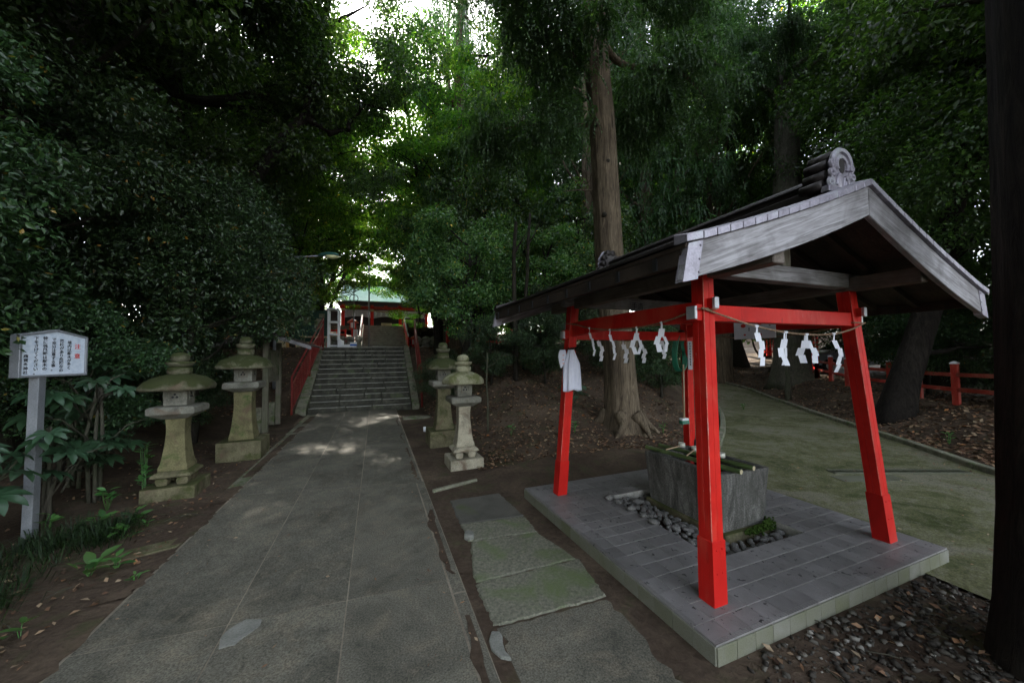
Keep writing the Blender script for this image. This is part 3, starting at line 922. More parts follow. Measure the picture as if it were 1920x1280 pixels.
RX, HALF, YF, YB = 1.30, 1.61, -.165, 2.68            # roof axis, half width, front and back gables
ZA, ZE = 2.775, 2.225                                # underside of the covering at ridge and at eaves
def zroof(d, base=0.0):
    """d = distance from the axis; a slightly hollow slope"""
    k = d / HALF
    return ZA + (ZE - ZA) * (k + .16 * k * (1 - k)) + base
for s in (-1, 1):
    ZE = 2.225 if s < 0 else 2.145                   # the old roof has settled towards the road
    side = MB()
    N = 10
    rings = []
    for k in range(N + 1):
        d = HALF * k / N
        x = RX + s * d
        rings.append([(x, YF + .005, zroof(d, -.035)), (x, YB - .005, zroof(d, -.035)), (x, YB - .005, zroof(d, -.014)), (x, YF + .005, zroof(d, -.014))])
    side.loft(rings)
    bd = side.build('roof_board', M['wood_dk'], pav)
    # covering in stepped copper courses
    for k in range(9):
        d0, d1 = HALF * k / 9 - .02, HALF * (k + 1) / 9 + .012
        d0 = max(d0, .005)
        xa, xb = RX + s * d0, RX + s * d1
        q = [(xa, YF - .012, zroof(d0, -.012)), (xb, YF - .012, zroof(min(d1, HALF + .02), -.004)), (xb, YB + .012, zroof(min(d1, HALF + .02), -.004)), (xa, YB + .012, zroof(d0, -.012))]
        q += [(x, y, z + .022) for x, y, z in q]
        MB().hexa(q).build('roof_course', M['roof'], pav, bevel=.003)
    for k in range(10):
        y = YF + .09 + k * (YB - YF - .18) / 9
        mb = MB()
        rings = []
        for j in range(7):
            d = .03 + (HALF - .06) * j / 6
            x = RX + s * d
            rings.append([(x, y - .02, zroof(d, -.088)), (x, y + .02, zroof(d, -.088)), (x, y + .02, zroof(d, -.036)), (x, y - .02, zroof(d, -.036))])
        mb.loft(rings)
        mb.build('rafter', M['wood_dk'], pav)
    xe = RX + s * (HALF - .012)
    MB().box(xe - .012, YF + .03, zroof(HALF, -.115), xe + .012, YB - .03, zroof(HALF, -.037)).build('eave_board', M['wood_dk'], pav, bevel=.003)
    # gutter under the eave, held by small brackets
    for k in range(9):
        y = YF + .2 + k * (YB - YF - .35) / 8
        MB().box(xe + s * .002 - .014, y - .014, zroof(HALF, -.11), xe + s * .03 + .004, y + .014, zroof(HALF, -.045)).build('eave_bracket', M['black'], pav)
    # bargeboards and the row of copper plates above them at both gables
    for yg, sg in ((YF, -1), (YB, 1)):
        mb = MB(); rings = []
        N = 14
        for j in range(N + 1):
            d = .004 + (HALF - .02) * j / N
            k = d / HALF
            x = RX + s * d
            top = zroof(d, -.016)
            w = .192 + .014 * math.sin(PI * k) - .006 * k
            ya, yb = (yg, yg + .038) if sg < 0 else (yg - .038, yg)
            rings.append([(x - s * .0 + s * (.05 * k), ya, top - w), (x + s * (.05 * k), yb, top - w), (x, yb, top), (x, ya, top)])
        mb.loft(rings)
        bb = mb.build('bargeboard', M['wood_l' if s < 0 else 'wood_r'], pav, bevel=.004)
        d = HALF - .055
        mb = MB()
        ya, yb = (yg - .004, yg + .044) if sg < 0 else (yg - .044, yg + .004)
        xq = [RX + s * (HALF - .11), RX + s * (HALF - .012)]
        zq = [zroof(HALF - .11, -.018), zroof(HALF - .012, -.018)]
        q = [(xq[0] + s * .045, ya, zq[0] - .20), (xq[1] + s * .045, ya, zq[1] - .192), (xq[1] + s * .045, yb, zq[1] - .192), (xq[0] + s * .045, yb, zq[0] - .20),
             (xq[0], ya, zq[0]), (xq[1], ya, zq[1]), (xq[1], yb, zq[1]), (xq[0], yb, zq[0])]
        mb.hexa(q)
        for zz in (.03, .10, .165):
            mb.ball((xq[0] + s * .018 + s * .012 * zz / .1, ya - .001, zq[0] - zz), .006, 6, 4)
        mb.build('end_plate', M['copper'], bb)
        if sg < 0:
            nt_ = 17
            for k in range(nt_):
                d0, d1 = HALF * k / nt_, HALF * (k + 1) / nt_
                if k == nt_ - 1: d1 += .02
                xa, xb = RX + s * (d0 + .003), RX + s * (d1 - .003)
                za, zb = zroof(d0, .0), zroof(min(d1, HALF), 0.0)
                q = [(xa, yg - .022, za - .014), (xb, yg - .022, zb - .014), (xb, yg + .06, zb - .014), (xa, yg + .06, za - .014),
                     (xa, yg - .022, za + .024), (xb, yg - .022, zb + .024), (xb, yg + .06, zb + .040), (xa, yg + .06, za + .040)]
                MB().hexa(q).build('verge_plate', M['copper'], pav, bevel=.002)
        else:
            mb = MB(); rings = []
            for j in range(11):
                d = HALF * j / 10
                x = RX + s * d
                rings.append([(x, yg - .06, zroof(d, -.014)), (x, yg + .022, zroof(d, -.014)), (x, yg + .022, zroof(d, .032)), (x, yg - .06, zroof(d, .046))])
            mb.loft(rings)
            mb.build('verge_strip', M['roof'], pav)
# ridge: a low capped box with rolls behind the ornament
ridge = MB()
for w, z0, z1 in ((.11, 2.765, 2.83), (.085, 2.83, 2.875), (.10, 2.875, 2.89)):
    ridge.box(RX - w, .04, z0, RX + w, 2.48, z1)
ridge.tube([(RX, .04, 2.895), (RX, 2.48, 2.895)], .05, 10)
rd = ridge.build('ridge', M['roof'], pav, bevel=.004)
for yy, dy in ((-.02, .13), (2.46, .06)):
    for w, z, r in ((.15, 2.795, .034), (.105, 2.87, .036), (.088, 2.945, .036), (.035, 3.01, .040)):
        for s in (-1, 1):
            MB().tube([(RX - .06 + s * w, yy, z), (RX - .06 + s * w, yy + dy, z)], r, 10).build('ridge_roll', M['roof'], rd, smooth=True)
    MB().box(RX - .06 - .10, yy, 2.78, RX - .06 + .10, yy + dy, 2.985).build('ridge_block', M['roof'], rd)
# scrolled gable ornament, modelled in relief
def ornament(yf, s):
    g = MB()
    def P(u, w, y): return (RX - .06 + u, y, 2.772 + w)
    body = [(-.10, .0), (.10, 0), (.125, .05), (.10, .10), (.115, .15), (.105, .20), (.06, .262), (.0, .285), (-.06, .262), (-.105, .20), (-.115, .15), (-.10, .10), (-.125, .05)]
    body = [(u * .74, w) for u, w in body]
    ya, yb = (yf, yf + .03) if s < 0 else (yf - .03, yf)
    ring_o = body
    hole = [(.035 * math.sin(a), .165 + .055 * math.cos(a)) for a in [2 * PI * i / 13 for i in range(13)]]
    g.loft([[P(u, w, ya) for u, w in ring_o], [P(u, w, yb) for u, w in ring_o]])
    yf2 = ya if s < 0 else yb
    def arc(c, r0, a0, a1, n=14, shrink=.0):
        return [P(c[0] + (r0 * (1 - shrink * i / n)) * math.cos(a0 + (a1 - a0) * i / n), c[1] + (r0 * (1 - shrink * i / n)) * math.sin(a0 + (a1 - a0) * i / n), yf2) for i in range(n + 1)]
    g.tube(arc((0, .17), .098, -.35, PI + .35, 18), .020, 6)
    g.tube(arc((0, .165), .058, -.6, PI + .6, 16), .014, 6)
    for q in (-1, 1):
        for cx, cz, r in ((.112, .165, .030), (.118, .105, .032), (.135, .035, .036)):
            a0 = PI / 2 if q > 0 else PI / 2
            pts = [P(q * (cx + r * (1 - .75 * i / 20) * math.cos(a0 + 4.4 * PI * i / 20 * .55)), cz + r * (1 - .75 * i / 20) * math.sin(a0 + 4.4 * PI * i / 20 * .55), yf2) for i in range(21)]
            g.tube(pts, .013, 6)
        for k in range(5):
            g.tube([P(q * (.015 + .02 * k), .012, yf2), P(q * (.03 + .024 * k), .085 - .008 * k, yf2)], .008, 5)
        g.tube([P(q * .035, .10, yf2), P(q * .06, .065, yf2), P(q * .075, .02, yf2)], .016, 6)
    g.build('gable_ornament', M['copper'], pav, smooth=False)
    k = MB()
    k.loft([[P(u, w, yf2 - .003 * (1 if s < 0 else -1)) for u, w in hole], [P(u, w, yf2 + .01) for u, w in hole]])
    k.build('ornament_recess', M['roof'], pav)
    MB().hexa([P(-.17, -.035, ya - .01), P(.17, -.035, ya - .01), P(.17, -.035, yb + .01), P(-.17, -.035, yb + .01), P(-.165, .008, ya - .01), P(.165, .008, ya - .01), P(.165, .008, yb + .01), P(-.165, .008, yb + .01)]).build('ornament_plinth', M['copper'], pav, bevel=.003)
ornament(-.055, -1)
ornament(2.55, 1)

# --- plaque, poster, straw rope and paper streamers
def on_pav(name, mb, mats, org, label, cat, group=None, **kw):
    o = mb.build(name, mats, None, org=org, loc=PL(*org), rz=PRZ, **kw)
    return tag(o, label, cat, group)
xa, ya = post_at(-1, 1, 2.2)
pq = on_pav('name_plaque', MB().box(1.20, ya - .064, 2.195, 1.395, ya - .056, 2.315), M['alu'], (1.30, ya - .06, 2.255), 'small grey plaque with two black characters on the rear cross tie', 'plaque')
for i, ch in enumerate('手清'):
    me = text_mesh('lettering', ch, .095, M['ink'])
    place('lettering', me, pq, (-.046 + .09 * i, -.0055, .042), (PI / 2, 0, 0))
xb_, yb_ = post_at(1, 1, 1.96)
po = on_pav('poster', MB().box(xb_ - .046, .97, 1.83, xb_ - .038, 1.42, 2.06), M['paper'], (xb_ - .042, 1.195, 1.945), 'white poster with red flower motifs hanging inside the right side beam', 'poster')
rg = random.Random(5)
for (yy, zz, r) in ((.115, .03, .030), (-.07, .055, .036), (.10, -.07, .014), (-.07, -.075, .018), (.03, .09, .02)):
    mb = MB()
    for k in range(7):
        a = k * 2 * PI / 7
        rr = r * .55
        mb.prism([(yy + rr * math.cos(a) + r * .42 * math.cos(t_), zz + rr * .7 * math.sin(a) + r * .36 * math.sin(t_)) for t_ in [2 * PI * i / 8 for i in range(8)]], -.0056 - .0002 * k, -.004, plane='yz')
    mb.build('red_flower', M['ink_red'], po)
for (yy, zz, h_) in ((-.17, .05, .08), (-.19, .06, .05), (.05, -.01, .04)):
    mb = MB()
    for k in range(5): mb.box(-.0055, yy - .008, zz + h_ * (k / 5 - .5), -.004, yy + .008, zz + h_ * (k / 5 - .5) + h_ * .12)
    mb.build('small_lettering', M['ink'], po)

def rope_pts(ctrl, n=16):
    return [Vector(p) for p in catmull(ctrl, n)]
FRONT = [(.33, .308, 1.980), (.60, .303, 1.916), (.85, .302, 1.866), (1.14, .302, 1.830), (1.45, .302, 1.813), (1.74, .302, 1.820), (2.0, .303, 1.858), (2.245, .308, 1.923)]
LEFT = [(.335, .33, 1.978), (.34, .55, 1.935), (.345, .75, 1.908), (.35, 1.0, 1.898), (.35, 1.33, 1.906), (.35, 1.66, 1.945), (.345, 1.90, 2.0), (.345, 2.12, 2.03)]
BACK = [(.38, 2.165, 2.03), (.6, 2.17, 1.93), (.9, 2.17, 1.868), (1.2, 2.17, 1.845), (1.5, 2.17, 1.85), (1.8, 2.17, 1.90), (2.14, 2.165, 2.0)]
RIGHT = [(2.24, .36, 1.925), (2.245, .8, 1.86), (2.245, 1.25, 1.84), (2.245, 1.7, 1.88), (2.235, 2.12, 2.0)]
rope = MB()
for ctrl in (FRONT, LEFT, BACK, RIGHT):
    pts = rope_pts(ctrl, 10)
    for ph in (0, PI):                                   # two strands laid round each other
        q = []
        Ls = 0
        for i, p in enumerate(pts):
            d = (pts[min(i + 1, len(pts) - 1)] - pts[max(i - 1, 0)]).normalized()
            s = d.cross(Vector((0, 0, 1))).normalized(); u = s.cross(d)
            if i: Ls += (p - pts[i - 1]).length
            a = Ls * 130 + ph
            q.append(p + (s * math.cos(a) + u * math.sin(a)) * .0032)
        rope.tube(q, .0052, 6)
for sx, sy, q in ((-1, -1, (.335, .338)), (1, -1, (2.235, .338))):
    cx, cy = post_at(sx, sy, 1.97)
    z = 1.978 if sx < 0 else 1.925
    ring = [(cx + a * .058, cy + b_ * .058, z) for a, b_ in ((-1, -1), (1, -1), (1, 1), (-1, 1), (-1, -1))]
    rope.tube(ring, .0065, 6)
on_pav('straw_rope', rope, M['rope'], (.33, .335, 1.98), 'thin twisted straw rope slung round the four red posts', 'rope')

def shide(p, along, size, label, seed, dbl=False, lean=0.0):
    """folded zigzag paper streamer hung from the rope at p; along = direction of the rope"""
    rg = random.Random(seed)
    mb = MB()
    a = Vector(along).normalized()
    nrm = a.cross(Vector((0, 0, 1)))
    def strip(off, sgn, tw):
        ca, sa = math.cos(tw), math.sin(tw)
        u = a * ca + nrm * sa
        w = nrm * ca - a * sa
        W = .046 * size; hgt = .064 * size
        pos = Vector(p) + Vector((0, 0, -.004)) + a * off
        mb.add([pos - u * .006 + w * .004, pos + u * .006 + w * .004, pos + u * .009 - Vector((0, 0, .045 * size)), pos - u * .009 - Vector((0, 0, .045 * size))], [(0, 1, 2, 3)])
        z = pos - Vector((0, 0, .043 * size))
        sh = 0.0
        for k in range(3 if dbl else 4):
            tilt = rg.uniform(-.35, .35)
            dn = (Vector((0, 0, -1)) + w * tilt + u * .22 * sgn).normalized() * hgt
            l, r = z - u * W * .5 + w * .002 * k, z + u * W * .62 + w * .002 * k
            mb.add([l, r, r + dn, l + dn], [(0, 1, 2, 3)])
            sgn = -sgn if k % 2 else sgn
            z = z + dn * .93 + u * W * .42 * (1 if k % 2 == 0 else -.7) * (1 if off >= 0 else -1)
            W *= .93
    strip(.004, 1, rg.uniform(-.3, .3) + lean)
    if dbl: strip(-.012, -1, rg.uniform(.25, .6) + lean)
    mb.tube([Vector(p) - a * .016, Vector(p) + a * .016], .0095, 6)
    o = mb.build('paper_streamer', M['paper'], None, org=p, loc=PL(*p), rz=PRZ)
    md = o.modifiers.new('thickness', 'SOLIDIFY'); md.thickness = .0006
    tag(o, label, 'paper streamer', 'white paper streamers on the straw rope')
def along_pt(ctrl, axis_i, val):
    pts = rope_pts(ctrl, 10)
    return min(pts, key=lambda p: abs(p[axis_i] - val))
for i, (x, lab, sz, dbl) in enumerate(((.85, 'narrow white paper streamer nearest the front post on the front rope', 1.0, False), (1.16, 'wide white paper streamer with two tails second along the front rope', 1.12, True), (1.43, 'white paper streamer at the lowest point of the front rope', 1.0, True), (1.76, 'white paper streamer nearest the right post on the front rope', 1.12, False))):
    shide(along_pt(FRONT, 0, x), (1, -.1, 0), sz, lab, i + 3, dbl, .2 * (-1) ** i)
for i, (y, lab) in enumerate(((.69, 'white paper streamer nearest the front post on the left rope'), (.98, 'white paper streamer in the middle of the left rope before the cedar trunk'), (1.33, 'slim white paper streamer turned edge on along the left rope'), (1.66, 'white paper streamer beside the towel post on the left rope'))):
    shide(along_pt(LEFT, 1, y), (.55, 1, 0), 1.0, lab, i + 11, i in (0, 1), .8)
for i, (x, lab) in enumerate(((.80, 'dim white paper streamer at the left end of the rear rope'), (1.17, 'white paper streamer on the rear rope in front of the cedar trunk'), (1.45, 'white paper streamer on the rear rope just right of the cedar trunk'), (1.78, 'white paper streamer on the rear rope nearest the rear right post'))):
    shide(along_pt(BACK, 0, x), (1, 0, 0), 1.0, lab, i + 21, False, .3)

# --- towel and small cloth on the rear left post
tw = MB()
cx, cy = post_at(-1, 1, 1.55)
rg = random.Random(2)
N, K = 48, 14
rings = []
for j in range(K + 1):
    f = j / K
    z = 1.735 - .45 * f
    wid = .034 + .050 * min(1, f * 3.0) + .012 * f
    ring = []
    for i in range(N):
        a = 2 * PI * i / N
        r = wid * (1 + .26 * math.sin(6 * a + 1.0 + .6 * f) * min(1, .4 + f) + .10 * math.sin(11 * a + 2 * f))
        ring.append((cx - .03 + r * 1.0 * math.cos(a), cy - .105 + r * .55 * math.sin(a), z + (.012 * math.sin(3 * a) if j == K else 0)))
    rings.append(ring)
tw.loft(rings)
on_pav('towel', tw, M['cloth'], (cx, cy - .105, 1.5), 'white cloth towel hanging in folds on the rear left post', 'towel', smooth=True)
tw = MB()
rings = []
for j in range(9):
    f = j / 8
    z = 1.735 - .20 * f
    w = .042 * math.sin(PI * min(.97, .16 + .84 * f) ** .8) + .006
    rings.append([(cx - .135 + .02 * f * -1 + w * math.cos(2 * PI * i / 12), cy - .10 + w * .35 * math.sin(2 * PI * i / 12), z) for i in range(12)])
tw.loft(rings)
sc = on_pav('small_cloth', tw, M['cloth'], (cx - .135, cy - .1, 1.64), 'small folded cloth with faint orange marks hanging left of the towel', 'cloth', smooth=True)
M['orange'] = m_plain('orange_print', (.75, .28, .16), .8)
for zz in (.03, -.02, -.06):
    MB().box(-.012, -.0165, zz, .012, -.0125, zz + .008).build('orange_mark', M['orange'], sc)
tg = MB()
for k in range(4):
    tg.tube([(cx - .06 + .035 * k, cy - .07, 1.72), (cx - .05 + .03 * k, cy - .09, 1.76), (cx - .05 + .035 * k, cy - .12, 1.735 + .012 * k)], .006, 5)
tg.tube([(cx - .13, cy - .08, 1.735), (cx + .04, cy - .10, 1.745)], .005, 5)
on_pav('hanging_hook', tg, M['bark_dark'], (cx, cy - .09, 1.74), 'dark bent wire hook holding the towel on the rear left post', 'hook')

# --- plate, hose and brush on the rear right post
cx, cy = post_at(1, 1, 1.65)
np_ = on_pav('notice_plate', MB().box(cx - .052, cy - .066, 1.47, cx + .020, cy - .056, 1.84), M['alu'], (cx - .016, cy - .061, 1.65), 'narrow upright plate with a column of small black characters on the rear right post', 'notice plate')
mb = MB()
for k in range(9):
    mb.box(-.012 + .006 * (k % 2), -.0068, .15 - .034 * k, .010, -.0052, .15 - .034 * k + .018)
    mb.box(-.003, -.0069, .15 - .034 * k - .006, .003, -.0053, .15 - .034 * k + .024)
mb.build('small_lettering', M['ink'], np_)
mb = MB()
for k in range(4):
    c0 = Vector((cx - .125 - .008 * k, cy - .03 + .014 * k, 1.70))
    mb.tube([c0 + Vector((.085 * math.cos(a), .015 * math.sin(2 * a), .245 * math.sin(a))) for a in [2 * PI * i / 28 for i in range(29)]], .011, 6)
on_pav('hose_coil', mb, M['green_pl'], (cx - .12, cy, 1.7), 'dark green garden hose coiled on the rear right post', 'hose', smooth=True)
mb = MB().tube([(cx - .085, cy - .04, 1.93), (cx - .085, cy + .03, 1.93)], .055, 12)
on_pav('hose_hook', mb, M['wood_dk'], (cx - .085, cy, 1.93), 'round wooden peg that carries the green hose', 'peg', bevel=.008)
br = empty('deck_brush', PL(cx - .145, cy - .06, .79), PRZ, 'deck brush with green bristles hung head down by the rear right post', 'brush')
MB().tube([(0, 0, .05), (.012, 0, .75)], .012, 8).build('handle', M['handle'], br, smooth=True)
MB().box(-.055, -.028, .035, .055, .028, .065).build('brush_head', M['white'], br, bevel=.006)
mb = MB()
rg = random.Random(9)
for i in range(9):
    for j in range(4):
        x, y = -.05 + .0125 * i, -.022 + .0146 * j
        mb.tube([(x, y, .036), (x * 1.12 + rg.uniform(-.004, .004), y * 1.2 - .004, -.008)], .0065, 4)
mb.build('bristles', M['green_pl'], br)['kind'] = 'stuff'

# --- stone basin, bamboo rails, ladles
tn = NT('basin_stone')
v = tn.coord((1, 1, 1), rnd=False)
n1 = tn.noise(tn.coord((4.5, 4.5, .8), rnd=False), 2.2, 7, .72, 1.0); n2 = tn.noise(v, 90, 3, .6); n3 = tn.noise(v, 3.5, 5, .6)
c = tn.ramp(n1, [(.30, (.020, .019, .016)), (.5, (.080, .077, .068)), (.70, (.175, .17, .155))])
c = tn.mix(.9, c, tn.ramp(n2, [(.34, (.25, .25, .25)), (.66, (.8, .8, .8))]), 'OVERLAY')
c = tn.mix(tn.ramp(n3, [(.5, (0, 0, 0)), (.68, (.7, .7, .7))]), c, (.055, .055, .045))
M['trough'] = tn.done(tn.bsdf(c, .72, .3, 0, n2, .4, .005))
tn = NT('still_water')
M['water'] = tn.done(tn.bsdf((.012, .016, .010), .04, .5, 0, tn.noise(tn.coord(), 9, 2, .5), .05, .003))
BX0, BX1, BY0, BY1, BZ0, BZ1 = 1.135, 1.775, .86, 1.80, .06, .605
bas = empty('water_basin', PL((BX0 + BX1) / 2, (BY0 + BY1) / 2, .02), PRZ, 'dark streaked stone water basin under the pavilion roof', 'basin')
ox, oy, oz = (BX0 + BX1) / 2, (BY0 + BY1) / 2, .02
def rect(x0, y0, x1, y1, z): return [(x0 - ox, y0 - oy, z - oz), (x1 - ox, y0 - oy, z - oz), (x1 - ox, y1 - oy, z - oz), (x0 - ox, y1 - oy, z - oz)]
mb = MB()
mb.loft([rect(BX0 + .045, BY0 + .03, BX1 - .06, BY1 - .03, BZ0), rect(BX0, BY0, BX1, BY1, BZ1), rect(BX0 + .085, BY0 + .085, BX1 - .085, BY1 - .085, BZ1), rect(BX0 + .10, BY0 + .10, BX1 - .10, BY1 - .10, BZ1 - .24)], cap0=True, cap1=True)
me = mb.mesh('basin_body', M['trough'], bevel=.012, seg=2)
place('basin_body', me, bas)
mb = MB(); mb.add(rect(BX0 + .075, BY0 + .075, BX1 - .075, BY1 - .075, BZ1 - .075), [(0, 1, 2, 3)])
mb.build('water', M['water'], bas)
mb = MB(); mb.loft([rect(BX0 + .02, BY0 - .02, BX1 - .03, BY1 + .02, .0), rect(BX0 + .02, BY0 - .02, BX1 - .03, BY1 + .02, BZ0 + .035)])
place('plinth', mb.mesh('plinth', M['lan_base'], bevel=.015, seg=2), bas)
# moss cushion at the right foot of the basin: many short tufts
M['moss'] = m_noise('moss', [(.3, (.016, .030, .006)), (.6, (.035, .062, .012)), (.8, (.06, .085, .02))], 30, .95, .05, 160, 1.0, .01)
rg = random.Random(6)
mb = MB()
for k in range(420):
    u = rg.random() ** .8
    x = BX1 - .02 - .36 * u + rg.uniform(-.02, .02); y = BY0 - .015 - abs(rg.gauss(0, .025)); z = .07 + rg.uniform(-.01, .085) * (1 - .75 * u)
    if rg.random() < .25: x, y = BX1 - .03 + abs(rg.gauss(0, .012)), BY0 + rg.uniform(0, .12)
    r = rg.uniform(.006, .013)
    mb.ball((x - ox, y - oy, z - oz), r, 5, 3, 0, (1.2, 1, .9))
o = mb.build('moss_cushion', M['moss'], bas); o['kind'] = 'stuff'
def bamboo(a, b_, r, lab):
    a, b_ = Vector(a), Vector(b_)
    pts, rs = [], []
    L = (b_ - a).length
    n = int(L / .22) + 1
    for i in range(n + 1):
        for q, rr in ((-.008, 1.0), (0, 1.12), (.008, 1.0)):
            s = min(max(i * L / n + q, 0), L)
            pts.append(a + (b_ - a) * (s / L)); rs.append(r * rr)
    keep = [0]
    for i in range(1, len(pts)):
        if (pts[i] - pts[keep[-1]]).length > 1e-4: keep.append(i)
    mb = MB().tube([pts[i] for i in keep], [rs[i] for i in keep], 12)
    o = mb.build('bamboo_pole', M['bamboo'], None, org=a, loc=PL(*a), rz=PRZ, smooth=True)
    tag(o, lab, 'bamboo pole', 'bamboo poles laid on the basin')
    d = (a - b_).normalized()
    cap = MB().tube([d * .0005, d * .002], r * .93, 12).build('cut_end', M['bamboo_cut'], o)
    return o
zb = BZ1 + .021
bamboo((BX0 + .20, BY0 - .045, zb), (BX0 + .075, BY1 + .05, zb), .022, 'green bamboo pole along the left rim of the stone basin')
bamboo((BX0 + .40, BY0 - .02, zb), (BX0 + .27, BY1 + .06, zb), .022, 'green bamboo pole laid along the middle of the stone basin')
def ladle(cup, end, lab):
    cup, end = Vector(cup), Vector(end)
    L = empty('ladle', PL(*cup), PRZ, lab, 'ladle', 'water ladles lying across the bamboo poles')
    mb = MB().lathe([(.030, -.022), (.034, -.02), (.035, .024), (.032, .024), (.030, -.016)], 18)
    mb.build('cup', M['ladle'], L, smooth=True)
    d = end - cup
    u = d.normalized()
    MB().tube([u * .028 + Vector((0, 0, -.006)), d], .0065, 8).build('handle', M['handle'], L, smooth=True)
zl = zb + .050
ladle((1.475, 1.60, zl), (1.21, 1.56, zl - .014), 'ladle lying farthest back on the bamboo poles')
ladle((1.47, 1.42, zl), (1.22, 1.30, zl - .014), 'ladle second from the back with its cup half behind the front post')
ladle((1.50, 1.14, zl), (1.20, 1.12, zl - .014), 'ladle nearest the camera with its cup right of the front post')
mb = MB().tube([(1.66, 1.60, .56), (1.66, 1.59, .66), (1.64, 1.57, .72), (1.61, 1.54, .73), (1.575, 1.51, .70), (1.56, 1.50, .62)], .011, 8)
on_pav('water_spout', mb, M['black'], (1.66, 1.6, .56), 'thin black bent water pipe rising at the back of the basin', 'pipe', smooth=True)
# ---------------------------------------------------------------- stone lanterns
def lantern(x, y, kind, label, s=1.0, rz=0.0, lid=1.0, mats=('lan_base', 'lan_shaft', 'lan1', 'lan_roof')):
    g = empty('stone_lantern', (x, y, Hs(x, y) - .015), rz, label, 'stone lantern', 'old stone lanterns beside the path')
    mb_, ms, m1, mr = (M[k] for k in mats)
    def part(name, mb, mt, **kw):
        for i in range(len(mb.v)): mb.v[i] = tuple(q * s for q in mb.v[i])
        return mb.build(name, mt, g, **kw)
    if kind == 'feet':
        z = dict(base=(.0, .17), slab=(.255, .335), shaft=(.335, .96), plat=(.96, 1.12), box=(1.12, 1.335), roof=(1.325, 1.515), neck=(1.50, 1.60), ring=(1.60, 1.66), jewel=(1.66, 1.78))
        wb, ws, wbot, wtop, wwaist, wp, wx, rr = .52, .40, .29, .205, .178, .47, .245, .355
    else:
        z = dict(base=(.0, .33), shaft=(.33, 1.13), plat=(1.13, 1.30), box=(1.30, 1.55), roof=(1.53, 1.76), neck=(1.745, 1.86), ring=(1.86, 1.945), jewel=(1.945, 2.07))
        wb, ws, wbot, wtop, wwaist, wp, wx, rr = .62, .4, .36, .27, .245, .51, .27, .41
    def sq(w, z0, z1): return MB().box(-w / 2, -w / 2, z0, w / 2, w / 2, z1)
    part('base_block', sq(wb, -.12, z['base'][1]), mb_, bevel=.018 * s, seg=2, jitter=.004)
    if kind == 'feet':
        for sx in (-1, 1):
            for sy in (-1, 1):
                f = MB().loft([[(sx * .10 + a * r, sy * .10 + b * r, zz) for a, b in ((-1, -1), (1, -1), (1, 1), (-1, 1))] for r, zz in ((.045, z['base'][1] - .01), (.062, z['base'][1] + .05), (.05, z['slab'][0] + .01))])
                part('foot', f, mb_, bevel=.012, seg=2)
        f = MB().loft([[(a * r, b * r, zz) for a, b in ((-1, -1), (1, -1), (1, 1), (-1, 1))] for r, zz in ((ws / 2 - .03, z['slab'][0]), (ws / 2, z['slab'][0] + .02), (ws / 2 - .01, z['slab'][0] + .05), (ws / 2 - .055, z['slab'][1]))])
        part('foot_slab', f, mb_, bevel=.006)
    z0, z1 = z['shaft']
    prof = []
    for k in range(15):
        f = k / 14
        w = wbot * (1 - f) ** 2.2 + (wwaist) * (1 - (1 - f) ** 2.2)
        if f < .12: w = wbot * (1 - .15 * f)
        w += max(0, f - .72) ** 1.5 * (wtop - wwaist) * 6.2
        prof.append((w / 2, z0 + (z1 - z0) * f))
    part('shaft', MB().loft([[(a * r, b * r, zz) for a, b in ((-1, -1), (1, -1), (1, 1), (-1, 1))] for r, zz in prof]), ms, bevel=.010, seg=2)
    z0, z1 = z['plat']
    f = MB().loft([[(a * r, b * r, zz) for a, b in ((-1, -1), (1, -1), (1, 1), (-1, 1))] for r, zz in ((wp / 2 - .11, z0), (wp / 2 - .012, z0 + .062), (wp / 2, z0 + .072), (wp / 2, z1 - .022), (wp / 2 - .03, z1))])
    part('platform_stone', f, m1, bevel=.004, jitter=.003)
    z0, z1 = z['box']
    bx = part('fire_box', MB().loft([[(a * r, b * r, zz) for a, b in ((-1, -1), (1, -1), (1, 1), (-1, 1))] for r, zz in ((wx / 2 - .006, z0), (wx / 2, z1))]), m1, bevel=.012, seg=2)
    zc = (z0 + z1) / 2
    for k in range(4):
        mb = MB()
        for (u, w) in ((0, .021), (-.021, -.014), (.021, -.014)):
            mb.lathe([(.0135, -.004), (.0135, .004)], 10, (0, 0))
            nv = 20
            for i in range(len(mb.v) - nv, len(mb.v)):
                px, py, pz = mb.v[i]
                mb.v[i] = (px + u, -wx / 2 - .0 + pz, zc + py + w + .012)
        fr = MB()
        h1 = .062
        for q in ((-h1, -h1 * .9, h1, -h1 * .9 + .008), (-h1, h1 * .9 - .008, h1, h1 * .9), (-h1, -h1 * .9 + .008, -h1 + .008, h1 * .9 - .008), (h1 - .008, -h1 * .9 + .008, h1, h1 * .9 - .008)):
            fr.box(q[0], -wx / 2 - .004, zc + q[1] + .01, q[2], -wx / 2 + .02, zc + q[3] + .01)
        for mesh_, nm, mt in ((mb, 'emblem', M['black']), (fr, 'panel_rim', m1)):
            for i in range(len(mesh_.v)): mesh_.v[i] = tuple(q * s for q in mesh_.v[i])
            o = mesh_.build(nm, mt, bx)
            o.rotation_euler = (0, 0, k * PI / 2)
    z0, z1 = z['roof']
    rr *= lid
    hh = z1 - z0
    prof = [(rr * .40, z0 + .028), (rr * .80, z0 + .012), (rr * .97, z0 - .012), (rr, z0 + .012), (rr * .985, z0 + .045), (rr * .88, z0 + hh * .50), (rr * .70, z0 + hh * .72), (rr * .46, z0 + hh * .88), (rr * .27, z1)]
    mb = MB().lathe(prof, 28, sq=[.3, .35, .38, .38, .38, .34, .28, .2, .1])
    part('roof_stone', mb, mr, smooth=True, jitter=.006)
    z0, z1 = z['neck']
